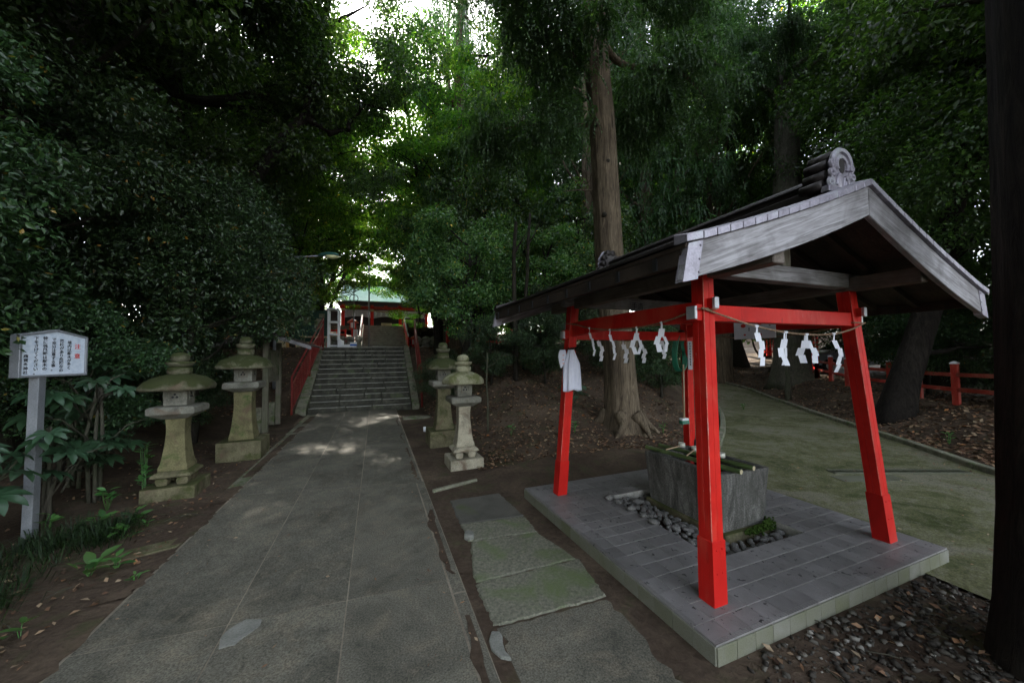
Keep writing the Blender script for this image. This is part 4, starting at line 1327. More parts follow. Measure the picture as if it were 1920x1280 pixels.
    fin = part('finial', MB().lathe([(.085, z0 - .02), (.125, z0 + .02), (.125, z1 - .02), (.10, z1)], 20), mr, smooth=True, jitter=.003)
    def sub(name, mb, mt, **kw):
        for i in range(len(mb.v)): mb.v[i] = tuple(q * s for q in mb.v[i])
        return mb.build(name, mt, fin, **kw)
    z0, z1 = z['ring']
    sub('lotus_ring', MB().lathe([(.075, z0 - .01), (.12, z0 + .012), (.148, z1 - .012), (.14, z1), (.08, z1 + .004)], 20), mr, smooth=True)
    z0, z1 = z['jewel']
    sub('jewel', MB().lathe([(.07, z0 - .008), (.098, z0 + .03), (.097, z0 + .07), (.078, z1 - .02), (.04, z1 - .003), (.004, z1)], 20), mr, smooth=True, jitter=.002)
    return g
lantern(-2.33, 5.82, 'feet', 'squat mossy stone lantern with four feet nearest the notice sign on the left', 1.0, .03)
lantern(-2.12, 7.55, 'tall', 'tall grey stone lantern on a plain block behind the left footed one', 1.0, .02, .98)
M['lan_roof2'] = stone_mossy('lantern_roof_dry', (.27, .26, .17), (.13, .14, .05), .55, .1)
M['lan_base2'] = stone_mossy('lantern_base_dry', (.30, .27, .20), (.13, .13, .06), .22, .05)
lantern(1.27, 5.62, 'feet', 'slender pale stone lantern with four feet at the right of the path', .965, .02, .93, ('lan_base2', 'lan_base2', 'lan1', 'lan_roof2'))
lantern(1.22, 7.15, 'tall', 'dark tall stone lantern half hidden behind the slender pale one', .95, .02, .80, ('lan_base', 'lan_base', 'lan1', 'lan_roof'))
for i, (x, y) in enumerate(((1.02, 8.35), (1.14, 8.25))):
    mb = MB().lathe([(.028, 0), (.034, .004), (.040, .10), (.036, .10), (.030, .01)], 14)
    o = mb.build('paper_cup', M['white'], None, loc=(x, y, Hs(x, y) + .02), smooth=True)
    tag(o, ('white cup standing behind the tall right lantern, the one nearer the stairs', 'white cup standing close behind the tall right lantern, the lower one')[i], 'cup', 'white cups by the right lantern')

# ---------------------------------------------------------------- notice sign
gz = Hs(-3.13, 5.0)
sg = empty('notice_sign', (-3.13, 5.0, gz), 0, 'white notice board of Japanese text on a grey metal pole', 'sign')
ang = math.atan2(.937, .348)                          # the board runs along this direction, its face looks to the path
mb = MB()
hw = .039
ring = lambda z: [(a * hw, b * hw, z) for a, b in ((-1, -1), (1, -1), (1, 1), (-1, 1))]
mb.loft([ring(-.25), ring(1.60 - gz)])
o = mb.build('pole', M['alu'], sg, bevel=.006, seg=2); o.rotation_euler = (.0, .012, ang + .3)
W, Z0, Z1, ZP = .278, 1.515, 1.925, 1.99
def pent(d, inset): 
    return [(-W + inset, Z0 + inset - gz), (W - inset, Z0 + inset - gz), (W - inset, Z1 - inset * .6 - gz), (0.01, ZP - inset - gz), (-W + inset, Z1 - inset * .6 - gz)]
fr = empty('board', (0, 0, 0)); fr.parent = sg
bpy.data.objects.remove(fr)
mb = MB()
out, inn = pent(0, 0), pent(0, .022)
n = 5
vs = [(x, -.06, z) for x, z in out] + [(x, -.06, z) for x, z in inn] + [(x, -.044, z) for x, z in inn] + [(x, .035, z) for x, z in out]
fs = [(i, (i + 1) % n, n + (i + 1) % n, n + i) for i in range(n)] + [(n + i, n + (i + 1) % n, 2 * n + (i + 1) % n, 2 * n + i) for i in range(n)] + [(3 * n + i, 3 * n + (i + 1) % n, (i + 1) % n, i) for i in range(n)] + [tuple(3 * n + i for i in range(n))] + [tuple(2 * n + i for i in range(n))]
mb.add(vs, fs)
board = mb.build('board_case', M['alu'], sg, bevel=.003)
board.rotation_euler = (0, 0, ang); board.location = (.036, .10, 0)
mb = MB().prism([(x, z) for x, z in pent(0, .0225)], -.0465, -.0425)
face = mb.build('notice_panel', M['sign_face'], board)
cols = [('注　意', .205, 1.845, .056, 'ink_red', .90), ('境内は樹木が多く', .128, 1.878, .0375, 'ink', 1.0), ('落枝があり危険なの', .058, 1.892, .0375, 'ink', 1.0), ('で充分注意する事。', -.012, 1.905, .0375, 'ink', 1.0), ('特に強風時は樹木の', -.085, 1.913, .0375, 'ink', 1.0), ('下をさけてください。', -.158, 1.912, .0375, 'ink', 1.0), ('麻賀多神社', -.238, 1.735, .036, 'ink', 1.08)]
for txt, x, zt_, sz, mt, ln in cols:
    me = text_mesh('lettering', '\n'.join(txt), sz, M[mt], ln, extrude=.0008, offset=.0007)
    zs = [v.co.y for v in me.vertices]
    place('lettering', me, face, (x * .93, -.0472, zt_ - gz), (PI / 2, 0, 0))

# ---------------------------------------------------------------- roofed notice board beside the stairs
nb = empty('roofed_notice_board', (-2.36, 10.35, Hs(-2.36, 10.35)), 0, 'small dark roofed notice board on two wooden posts left of the stairs', 'notice board')
for yy in (-.55, .62):
    MB().box(-.055, yy - .055, -.2, .055, yy + .055, 2.08).build('post', M['wood_z'], nb, bevel=.008)
    MB().box(-.20, yy - .09, -.2, -.062, yy + .09, .56).build('concrete_stub', M['kerb'], nb, bevel=.015)
MB().box(-.03, -.49, 1.12, .03, .56, 1.20).build('rail', M['wood_z'], nb, bevel=.005)
bp_ = MB().box(-.015, -.49, 1.21, .015, .56, 1.88).build('board_panel', M['wood_z'], nb)
for k in range(3):
    MB().box(.016, -.47 + .345 * k, 1.25, .02, -.14 + .345 * k, 1.84).build('paper_notice', M['kerb'], bp_)
mb = MB()
for k in range(6): mb.box(-.062, -.575, 1.40 + .07 * k, .05 - .03 * (k % 2), -.571, 1.44 + .07 * k)
for s in (-1, 1):
    for k in range(4):
        d0, d1 = .0 + .24 * k, .26 + .24 * k
        z = lambda d: 2.28 - .36 * d
        q = [(s * d0, -1.0, z(d0)), (s * d1, -1.0, z(d1)), (s * d1, 1.0, z(d1)), (s * d0, 1.0, z(d0))]
        q += [(x, y, zz + .035) for x, y, zz in q]
        MB().hexa(q).build('roof_plank', M['wood_dk'], nb, bevel=.004)
    MB().hexa([(s * .02, -1.03, 2.20), (s * .98, -1.03, 1.865), (s * .98, -.99, 1.865), (s * .02, -.99, 2.20), (s * .02, -1.03, 2.285), (s * .98, -1.03, 1.945), (s * .98, -.99, 1.945), (s * .02, -.99, 2.285)]).build('gable_board', M['wood'], nb, bevel=.004)
MB().tube([(0, -1.04, 2.33), (0, 1.04, 2.33)], .05, 10).build('ridge_cap', M['wood_dk'], nb)

# ---------------------------------------------------------------- red railings along both flights
def railing(pts, hgt, label, every=.20, post_every=None, mat='maroon', bars=True):
    p0, p1 = Vector(pts[0]), Vector(pts[1])
    g = empty('stair_railing', p0, 0, label, 'railing')
    d = p1 - p0
    for f in (0, .5, 1):
        q = d * f
        MB().tube([q + Vector((0, 0, -.25)), q + Vector((0, 0, hgt + .02))], .030, 8).build('post', M[mat], g, smooth=True)
    for z, r in ((hgt, .030), (hgt * .78, .018), (.14, .022)):
        MB().tube([Vector((0, 0, z)), d + Vector((0, 0, z))], r, 8).build('rail', M[mat], g, smooth=True)
    n = int(d.length / every)
    bar = None
    for k in range(1, n):
        q = d * (k / n)
        if bar is None:
            bar = MB().tube([(0, 0, .14), (0, 0, hgt * .78)], .010, 6).mesh('baluster', M[mat])
        place('baluster', bar, g, q)
    return g
railing([(-2.30, 12.25, .05), (-1.98, 16.2, 2.18)], 1.08, 'red railing climbing the left side of the lower stairs', .11)
railing([(1.41, 12.30, .05), (1.55, 16.2, 2.18)], 1.08, 'red railing on the right side of the lower stairs behind leaves', .16)
def plank_rail(pts, hgt, label):
    p0, p1 = Vector(pts[0]), Vector(pts[1])
    g = empty('stair_railing', p0, 0, label, 'railing')
    d = p1 - p0
    MB().bar(Vector((0, 0, hgt)), d + Vector((0, 0, hgt)), .09, .07).build('rail', M['wood'], g, bevel=.008)
    for f in (0, .33, .66, 1):
        MB().box(-.05 + d.x * f, -.05 + d.y * f, -.1 + d.z * f, .05 + d.x * f, .05 + d.y * f, hgt - .05 + d.z * f).build('post', M['red'], g)
    for z in (.18, .40):
        MB().bar(Vector((.0, 0, z)), d + Vector((0, 0, z)), .05, .20).build('panel_plank', M['red'], g)
plank_rail([(-.98, 24.85, 2.25), (-.98, 29.4, 4.1)], .78, 'red side rail with a pale top on the left of the upper stairs')
plank_rail([(1.98, 24.85, 2.25), (1.98, 29.4, 4.1)], .78, 'red side rail on the right of the upper stairs behind leaves')

# ---------------------------------------------------------------- things on the terrace between the flights
TZ = 2.112
wf = empty('white_stand', (-1.85, 18.9, TZ), 0, 'tall white open frame stand at the top of the lower stairs', 'stand')
for dx in (-.22, .20):
    for dy in (-.3, .3):
        MB().box(dx - .03, dy - .03, 0, dx + .03, dy + .03, 1.84).build('leg', M['white'], wf, bevel=.004)
for z in (.10, .62, 1.20, 1.80):
    MB().box(-.25, -.33, z, .23, .33, z + .05).build('shelf', M['white'], wf, bevel=.004)
for i, (x, y, w, h_, lab) in enumerate(((-1.52, 18.5, .22, .35, 'white stepped block at the foot of the white stand'), (-1.20, 18.4, .55, .10, 'low white slab lying right of the white stand'))):
    tag(MB().box(x - w / 2, y - .2, TZ, x + w / 2, y + .2, TZ + h_).box(x - w / 2 - .04, y - .24, TZ + h_, x + w / 2 - .1, y + .24, TZ + h_ + .06).build('stone_block', M['white'], bevel=.01), lab, 'block')
bk = empty('bucket', (-.98, 18.2, TZ), 0, 'small white bucket with a blue band at the top of the stairs', 'bucket')
MB().lathe([(.10, 0), (.13, .02), (.15, .26), (.14, .26), (.11, .03)], 16).build('body', M['white'], bk, smooth=True)
M['blue'] = m_plain('blue_plastic', (.05, .14, .50), .4)
MB().lathe([(.141, .10), (.146, .10), (.151, .18), (.146, .18)], 16).build('band', M['blue'], bk, smooth=True)
tb = empty('offering_table', (-2.7, 19.3, TZ), 0, 'low wooden table beside the white stand', 'table')
MB().box(-.55, -.4, .52, .55, .4, .57).build('table_top', M['handle'], tb, bevel=.006)
for dx in (-.5, .5):
    for dy in (-.35, .35):
        MB().box(dx - .03, dy - .03, 0, dx + .03, dy + .03, .519).build('leg', M['wood_z'], tb)
M['dkgreen'] = m_plain('green_board', (.012, .045, .03), .6)
gb = empty('green_board', (-3.0, 20.2, TZ), 0, 'dark green board with pale papers behind the low table', 'board')
MB().box(-.75, -.03, .35, .75, .03, 1.9).build('panel', M['dkgreen'], gb, bevel=.01)
for dx in (-.7, .7): MB().box(dx - .04, .031, 0, dx + .04, .10, 1.95).build('post', M['red_old_shade'], gb)
for dx, z, w, h_ in ((-.3, 1.2, .3, .4), (.15, 1.0, .35, .5), (.35, 1.55, .25, .2)):
    MB().box(dx, -.034, z, dx + w, -.0305, z + h_).build('paper_sheet', M['kerb'], gb)
# dry stone retaining wall
M['boulder'] = stone_mossy('wall_boulder', (.24, .235, .21), (.13, .15, .07), .25, .0, 3.5)
sw = empty('boulder_wall', (-2.4, 24.6, TZ), 0, 'low retaining wall of rounded boulders left of the upper stairs', 'wall')
rg = random.Random(21)
bms = []
for s_ in range(4):
    bm = bmesh.new(); bmesh.ops.create_icosphere(bm, subdivisions=2, radius=1)
    for vv in bm.verts: vv.co *= 1 + rg.uniform(-.13, .10)
    me = bpy.data.meshes.new('boulder'); bm.to_mesh(me); bm.free(); me.materials.append(M['boulder'])
    me.polygons.foreach_set('use_smooth', [True] * len(me.polygons)); bms.append(me)
for row in range(3):
    x = -3.2
    while x < 1.15:
        r = rg.uniform(.20, .30)
        place('boulder', bms[rg.randrange(4)], sw, (x + r, rg.uniform(-.05, .05) + row * .06, .17 + row * .27), (rg.uniform(-.3, .3), rg.uniform(-.3, .3), rg.uniform(0, 6)), (r * 1.12, .24, r * .82))
        x += r * 1.9
sw2 = empty('boulder_wall', (2.2, 24.6, TZ), 0, 'low retaining wall of rounded boulders right of the upper stairs', 'wall')
for row in range(3):
    x = .1
    while x < 3.4:
        r = rg.uniform(.20, .30)
        place('boulder', bms[rg.randrange(4)], sw2, (x + r, row * .06, .17 + row * .27), (rg.uniform(-.3, .3), rg.uniform(-.3, .3), rg.uniform(0, 6)), (r * 1.12, .24, r * .82))
        x += r * 1.9
ws_ = empty('white_sign', (-1.18, 24.2, TZ), 0, 'small white sign with red marks above the boulder wall', 'sign')
MB().tube([(0, 0, 0), (0, 0, 1.25)], .018, 6).build('stake', M['alu'], ws_)
MB().box(-.13, -.02, .86, .13, -.005, 1.26).build('panel', M['white'], ws_, bevel=.004)
mb = MB()
for k in range(4): mb.box(-.07, -.024, .93 + .07 * k, .07, -.0205, .96 + .07 * k)
mb.build('red_mark', M['ink_red'], ws_)
# red box lanterns either side of the upper stairs
def red_lantern(x, y, lab):
    z = Hs(x, y)
    g = empty('red_lantern', (x, y, z), 0, lab, 'lantern', 'red wooden lanterns flanking the upper stairs')
    MB().box(-.09, -.09, -.2, .09, .09, 1.02).build('post', M['red'], g, bevel=.01)
    MB().box(-.22, -.22, 1.02, .22, .22, 1.08).build('shelf', M['red'], g, bevel=.006)
    bx = MB().box(-.15, -.15, 1.08, .15, .15, 1.42).build('lamp_box', M['white'], g)
    for sx in (-1, 1):
        for sy in (-1, 1):
            MB().box(sx * .155 - .025, sy * .155 - .025, 1.085, sx * .155 + .025, sy * .155 + .025, 1.42).build('corner_post', M['red'], bx)
    mb = MB().loft([[(a * r, b * r, zz) for a, b in ((-1, -1), (1, -1), (1, 1), (-1, 1))] for r, zz in ((.33, 1.42), (.34, 1.45), (.16, 1.60), (.03, 1.68))])
    mb.build('lamp_roof', M['red_old_shade'], g, bevel=.006)
red_lantern(-1.45, 26.2, 'red wooden lantern on a post left of the upper stairs')
red_lantern(2.45, 26.2, 'red wooden lantern on a post right of the upper stairs')
def red_fence(a, b, n, hgt, label, caps=True, rails=(.42, .75), mat='red', pw=.11, kind=None):
    g = empty('red_fence', (a[0], a[1], Hs(*a)), 0, label, 'fence')
    A, B = Vector((*a, 0)), Vector((*b, 0))
    for k in range(n):
        p = A.lerp(B, k / (n - 1)) if n > 1 else A
        z = Hs(p.x, p.y)
        q = p - A + Vector((0, 0, z - Hs(*a)))
        o = MB().box(-pw / 2, -pw / 2, -.2, pw / 2, pw / 2, hgt).build('post', M[mat], g, bevel=.006); o.location = q
        if caps:
            c_ = MB().loft([[(u * r, w * r, zz) for u, w in ((-1, -1), (1, -1), (1, 1), (-1, 1))] for r, zz in ((pw / 2 + .008, hgt + .001), (pw / 2 + .008, hgt + .03), (.012, hgt + .065))]).build('cap', M['white'], o)
        if k < n - 1:
            p2 = A.lerp(B, (k + 1) / (n - 1)); z2 = Hs(p2.x, p2.y)
            q2 = p2 - A + Vector((0, 0, z2 - Hs(*a)))
            for h_ in rails:
                MB().bar(q + Vector((0, 0, hgt * h_)), q2 + Vector((0, 0, hgt * h_)), .05, .085).build('rail', M[mat], g)
    return g
red_fence((-5.2, 26.3), (-1.9, 26.3), 8, .95, 'red fence on the bank above the boulder wall', False, (.35, .62, .9))
red_fence((3.2, 17.6), (8.5, 18.4), 7, 1.0, 'red fence with white boards behind the trees right of the stairs', False, (.35, .7))
mb = MB().box(4.6, 17.95, 2.1, 4.9, 18.0, 2.75).box(4.55, 17.93, 2.75, 5.0, 18.02, 2.80)
tag(mb.build('white_board', M['white']), 'small white board standing on the terrace behind the slim trunks', 'board')
red_fence((11.55, 3.40), (16.9, 9.7), 8, .93, 'vermilion fence with white pyramid caps along the leaf covered verge', True, (.38, .74), 'red_old_shade')  # darker red than the far run, standing in for shade
red_fence((16.9, 9.7), (24.5, 15.5), 7, .93, 'far run of the vermilion capped fence beyond the great trunk', True, (.38, .74))
red_fence((9.3, -.8), (11.55, 3.40), 4, .93, 'near run of the vermilion fence at the right edge behind the dark trunk', True, (.38, .74), 'red_old_shade')  # same darkened red, shade put into the paint
# the red slatted screen deep in the wood
rs = empty('slatted_screen', (25.4, 16.0, Hs(25.4, 16.0)), -.72, 'bright vermilion screen of upright slats deep in the wood at right', 'screen')
slat = MB().box(-.055, -.03, .05, .055, .03, 1.75).mesh('slat', M['red'], bevel=.006)
for k in range(16): place('slat', slat, rs, (-1.35 + .18 * k, 0, 0))
for z in (.25, 1.55): MB().box(-1.5, .031, z, 1.5, .09, z + .12).build('rail', M['red'], rs)

# ---------------------------------------------------------------- shrine hall
M['patina'] = m_noise('green_copper', [(.3, (.30, .46, .42)), (.6, (.42, .58, .54)), (.8, (.52, .66, .62))], 1.2, .6, .4, 22, .25, .01)
M['plum'] = m_plain('dark_beam', (.035, .025, .025), .7)
SX, SY, SZ = .95, 39.0, 4.03
sh = empty('shrine_hall', (SX, SY, SZ), 0, 'shrine hall with a pale green copper roof and red columns above the stairs', 'shrine')
MB().box(-4.2, -.2, -.2, 4.2, 5.0, .45).build('floor_platform', M['kerb'], sh, bevel=.02)
for k in range(4): MB().box(-1.8, -1.2 + .25 * k, -.1, 1.8, -.95 + .25 * k, .1 + .1 * k).build('step', M['kerb'], sh)
for x in (-4.0, -1.35, 1.35, 4.0):
    MB().box(x - .15, -.15, .45, x + .15, .15, 2.75).build('column', M['red'], sh, bevel=.02)
    MB().box(x - .19, -.19, 2.2, x + .19, .19, 2.45).build('gold_band', M['handle'], sh)
MB().box(-4.3, -.12, 2.45, 4.3, .12, 2.72).build('lintel', M['red_old_shade'], sh)
for k in range(7):
    MB().box(-4.1 + 1.3 * k, -.25, 2.73, -3.8 + 1.3 * k, .25, 3.0).build('bracket', M['red_old_shade'], sh)
MB().box(-4.2, 1.2, .45, 4.2, 1.35, 2.7).build('back_wall', M['plum'], sh)
M['curtain'] = m_plain('pale_lilac_curtain', (.48, .44, .55), .9, .1)
for k in range(8):
    x0 = -4.0 + k * 1.0
    mb = MB(); rings = []
    for j in range(9):
        x = x0 + j * .125
        rings.append([(x, .30 + .03 * math.sin(j * 2.4), 1.55 + .22 * abs(math.sin((x + 4) * PI / 2.7))), (x, .32 + .03 * math.sin(j * 2.4), 1.55 + .22 * abs(math.sin((x + 4) * PI / 2.7))), (x, .32, 2.4), (x, .30, 2.4)])
    mb.loft(rings); mb.build('curtain_panel', M['curtain'], sh)
for x in (-1.0, -.5, 0, .5, 1.0):
    mb = MB()
    for k in range(3): mb.box(x - .09 + .05 * (k % 2), -.21, 2.05 - .14 * k, x + .06 + .05 * (k % 2), -.2, 2.19 - .14 * k)
    mb.build('paper_streamer', M['paper'], sh)
MB().tube([(-1.35, -.2, 2.3), (-.6, -.2, 2.22), (0, -.2, 2.2), (.6, -.2, 2.22), (1.35, -.2, 2.3)], .05, 8).build('straw_rope', M['handle'], sh)
MB().box(-.5, -.6, .45, .5, -.2, 1.05).build('offertory_box', M['handle'], sh, bevel=.02)
for z0, d0, z1, d1, nm in ((2.98, -1.6, 5.2, 2.3, 'roof_slope'),):
    for k in range(10):
        f0, f1 = k / 10, (k + 1) / 10
        def rp(f): return d0 + (d1 - d0) * f, z0 + (z1 - z0) * (f * .62 + .38 * f * f)
        (ya, za), (yb, zb_) = rp(f0), rp(f1)
        w0, w1 = 4.55 - .5 * f0, 4.55 - .5 * f1
        q = [(-w0, ya, za), (w0, ya, za), (w1, yb, zb_), (-w1, yb, zb_)]
        q += [(x, y, z + .09) for x, y, z in q]
        MB().hexa(q).build('roof_course', M['patina'], sh, bevel=.02)
    q = [(-4.05, 2.4, 5.2), (4.05, 2.4, 5.2), (4.55, 6.2, 2.98), (-4.55, 6.2, 2.98)]
    MB().hexa(q + [(x, y, z + .09) for x, y, z in q]).build('roof_slope', M['patina'], sh)
MB().box(-4.5, -1.5, 2.86, 4.5, 6.0, 2.975).build('eave_soffit', M['plum'], sh)
rdg = MB().box(-4.3, 2.1, 5.2, 4.3, 2.6, 5.62).build('ridge', M['plum'], sh, bevel=.03)
for x in (-2.6, -.9, .9, 2.6):
    MB().tube([(x, 2.06, 5.42), (x, 2.1, 5.42)], .11, 12).build('crest_disc', M['handle'], rdg)
MB().box(-6.6, .4, 2.0, -4.35, 4, 2.35).build('wing_roof', M['plum'], sh, bevel=.03)
MB().box(-6.2, .8, 0, -4.4, 3.6, 2.0).build('wing_wall', M['plum'], sh)

# poles, wires, lamp
def pole(x, y, z0, z1, lab, r=.045, ring=None):
    g = empty('utility_pole', (x, y, z0), 0, lab, 'pole')
    MB().tube([(0, 0, -.3), (0, 0, z1 - z0)], r, 8).build('shaft', M['alu'], g, smooth=True)
    if ring:
        pts = [(.16 + .24 * math.cos(a) - .16, -.06, ring + .24 * math.sin(a)) for a in [2 * PI * i / 24 for i in range(25)]]
        MB().tube(pts, .022, 6).build('ring', M['black'], g, smooth=True)
        MB().box(-.5, -.03, z1 - z0 - .35, .5, .03, z1 - z0 - .29).build('cross_arm', M['alu'], g)
    return g
pole(-.43, 24.3, TZ, 7.4, 'thin dark pole standing before the green shrine roof')
pole(-1.30, 24.4, TZ, 6.6, 'thin pole with a round ring left of the shrine roof', .035, 3.2)
mb = MB()
for za, zb2 in ((6.3, 5.6), (6.15, 5.5)):
    mb.tube([(-1.3 + (-5.5 + 1.3) * k / 12, 24.4 - 4.6 * k / 12, za + (zb2 - za) * k / 12 - .35 * math.sin(PI * k / 12)) for k in range(13)], .012, 5)
tag(mb.build('overhead_wire', M['alu']), 'pale wires strung from the ringed pole into the trees', 'wire')
lp = empty('street_lamp', (-3.05, 13.6, Hs(-3.05, 13.6)), 0, 'green hooded street lamp reaching out of the leaves left of the stairs', 'street lamp')
zl_ = 4.93 - Hs(-3.05, 13.6)
MB().tube([(0, 0, -.3), (0, 0, zl_ - .35), (.15, -.05, zl_ - .08), (.6, -.25, zl_ + .0), (1.35, -.58, zl_ + .02)], [.05, .045, .035, .028, .025], 8).build('pole_arm', M['alu'], lp, smooth=True)
M['lampgreen'] = m_plain('green_enamel', (.03, .11, .09), .35, .5)
hd = MB()
rings = []
for k in range(9):
    f = k / 8
    w = .13 * math.sin(PI * (.12 + .80 * f)) + .02
    rings.append([(1.30 + .62 * f, -.56 - .27 * f + w * math.cos(a), zl_ + .02 + w * .8 * max(0, math.sin(a)) - .02 * max(0, -math.sin(a))) for a in [2 * PI * i / 12 for i in range(12)]])
hd.loft(rings); hd.build('hood', M['lampgreen'], lp, smooth=True)
M['lens'] = m_plain('yellowed_lens', (.72, .70, .36), .3, .5)
ln = MB().ball((1.72, -.745, zl_ - .005), 1.0, 14, 8, 0, (.20, .105, .085)).build('lens', M['lens'], lp, smooth=True)

# ---------------------------------------------------------------- buildings behind the left-hand trees
M['plaster'] = m_noise('grey_plaster', [(.3, (.20, .20, .215)), (.7, (.28, .28, .295))], 1.4, .9, .1, 60, .2, .004)
M['ochre'] = m_noise('ochre_wall', [(.3, (.50, .26, .09)), (.7, (.66, .38, .14))], 1.0, .8, .2, 30, .2, .004)
M['cream'] = m_plain('cream_wall', (.66, .56, .36), .8)
gbld = empty('grey_house', (-9.6, 9.5, Hs(-9.6, 9.5)), .12, 'pale grey plastered house hidden behind the dark leaves at left', 'house')
MB().box(-2.6, -6.0, -.4, 2.6, 5.5, 3.3).build('wall', M['plaster'], gbld, bevel=.02)
mb = MB()
for s in (-1, 1):
    q = [(0, -6.4, 4.5), (s * 3.1, -6.4, 3.25), (s * 3.1, 5.9, 3.25), (0, 5.9, 4.5)]
    mb.hexa(q + [(x, y, z + .12) for x, y, z in q])
rf_ = mb.build('roof', M['wood_dk'], gbld)
for yy in (-3.6, -.4, 2.8):
    w_ = MB().box(2.601, yy - .6, 1.0, 2.64, yy + .6, 2.2).build('window', M['black'], gbld)
    mb = MB()
    for u in (-.6, 0, .6): mb.box(2.62, yy + u - .03, .98, 2.66, yy + u + .03, 2.22)
    mb.build('window_frame', M['alu'], w_)
ob = empty('ochre_hall', (-5.9, 21.5, TZ), 0, 'ochre and cream hall glimpsed through leaves left of the stairs', 'hall')
MB().box(-3.5, -1.5, -.2, 2.2, 3.5, 3.4).build('wall', M['cream'], ob, bevel=.02)
for x in (-3.3, -1.9, -.5, .9, 2.05):
    MB().box(x - .14, -1.62, -.2, x + .14, -1.501, 3.4).build('column', M['ochre'], ob)
for z in (.5, 2.3): MB().box(-3.5, -1.58, z, 2.2, -1.502, z + .22).build('beam', M['ochre'], ob)
for s in (-1, 1):
    q = [(-4.1, 1.0, 5.0), (2.8, 1.0, 5.0), (2.8, 1.0 + s * 3.3, 3.4), (-4.1, 1.0 + s * 3.3, 3.4)]
    MB().hexa(q + [(x, y, z + .15) for x, y, z in q]).build('roof', M['ochre'], ob, bevel=.02)

# ---------------------------------------------------------------- parked car beyond the fence
M['car'] = m_plain('silver_car_paint', (.42, .44, .50), .3, .5, .4, .05)
M['glass'] = m_plain('dark_car_glass', (.03, .035, .045), .08, .6)
car = empty('parked_car', (20.6, 10.0, Hs(20.6, 10.0)), 2.35, 'silver parked car partly hidden behind the red fence and the leaning trunk', 'car')
prof = [(-2.1, .35), (-2.15, .62), (-2.05, .92), (-1.7, 1.0), (-1.15, 1.42), (-.2, 1.5), (.75, 1.40), (1.35, 1.0), (1.95, .86), (2.15, .62), (2.12, .35)]
mb = MB(); rings = []
for y, kx in ((-.82, .96), (-.76, 1.0), (.76, 1.0), (.82, .96)):
    rings.append([(x * kx, y * (1.0 if z < 1.05 else .84), z) for x, z in prof])
mb.loft(rings); mb.build('body', M['car'], car, bevel=.03, seg=2)
for s in (-1, 1):
    w_ = MB().prism([(-1.15, 1.02), (-.98, 1.34), (-.18, 1.42), (.62, 1.33), (1.05, 1.02)], s * .70, s * .80, plane='xz').build('side_window', M['glass'], car)
MB().hexa([(.84, -.6, 1.36), (1.34, -.64, 1.04), (1.34, .64, 1.04), (.84, .6, 1.36), (.88, -.6, 1.375), (1.38, -.64, 1.055), (1.38, .64, 1.055), (.88, .6, 1.375)]).build('windscreen', M['glass'], car)
for sx in (-1.35, 1.35):
    for s in (-1, 1):
        w_ = MB().tube([(sx, s * .66, .32), (sx, s * .86, .32)], .32, 20).build('wheel', M['black'], car, bevel=.02)
        MB().tube([(sx, s * .861, .32), (sx, s * .875, .32)], .19, 14).build('rim', M['metal'], w_)
for s in (-1, 1):
    MB().ball((2.06, s * .58, .70), 1, 10, 6, 0, (.09, .18, .09)).build('headlight', M['white'], car, smooth=True)
# ---------------------------------------------------------------- leaves, crowns and trees
def leaf_mesh(name, C, D, N, L, W, mat, fold=.16, droop=.10, shape='leaf'):
    """many small folded leaves: C centres, D long axes, N face normals (n x 3), L lengths, W widths"""
    n = len(C)
    D = D / (np.linalg.norm(D, axis=1, keepdims=True) + 1e-9)
    N = N - D * (N * D).sum(1, keepdims=True)
    N = N / (np.linalg.norm(N, axis=1, keepdims=True) + 1e-9)
    S = np.cross(D, N)
    L = L[:, None]; W = W[:, None]
    base = C - D * L * .5
    tip = C + D * L * .5 - N * L * droop
    mid = C + D * L * (-.04)
    s1 = mid + S * W * .5 + N * W * fold
    s2 = mid - S * W * .5 + N * W * fold
    V = np.stack([base, s1, tip, s2], 1).reshape(-1, 3)
    b = np.arange(n) * 4
    F = np.stack([b, b + 1, b + 2, b, b + 2, b + 3], 1).reshape(-1)
    return tri_mesh(name, V, F, mat)

def long_leaf_mesh(name, C, D, N, L, W, mat, fold=.14, droop=.14):
    """the same with a rounder outline and a midrib, for leaves seen close"""
    n = len(C)
    D = D / (np.linalg.norm(D, axis=1, keepdims=True) + 1e-9)
    N = N - D * (N * D).sum(1, keepdims=True)
    N = N / (np.linalg.norm(N, axis=1, keepdims=True) + 1e-9)
    S = np.cross(D, N)
    L = L[:, None]; W = W[:, None]
    base = C - D * L * .5
    cols = [base]
    for f, w in ((.22, .78), (.48, 1.0), (.76, .66)):
        m = base + D * L * f - N * L * droop * f * f
        cols += [m + S * W * .5 * w + N * W * fold * w, m, m - S * W * .5 * w + N * W * fold * w]
    cols.append(base + D * L - N * L * droop)
    V = np.stack(cols, 1).reshape(-1, 3)
    tri = [(0, 1, 2), (0, 2, 3)]
    for o in (1, 4): tri += [(o, o + 3, o + 4), (o, o + 4, o + 1), (o + 1, o + 4, o + 5), (o + 1, o + 5, o + 2)]
    tri += [(7, 10, 8), (8, 10, 9)]
    F = (np.array(tri)[None] + (np.arange(n) * 11)[:, None, None]).reshape(-1)
    return tri_mesh(name, V, F, mat)

def tri_mesh(name, V, F, mat):
    me = bpy.data.meshes.new(name)
    me.vertices.add(len(V)); me.vertices.foreach_set('co', np.ascontiguousarray(V, np.float32).ravel())
    me.loops.add(len(F)); me.loops.foreach_set('vertex_index', np.ascontiguousarray(F, np.int32))
    nt = len(F) // 3
    me.polygons.add(nt); me.polygons.foreach_set('loop_start', np.arange(0, nt * 3, 3, dtype=np.int32))
    me.materials.append(mat)
    me.update(calc_edges=True)
    return me

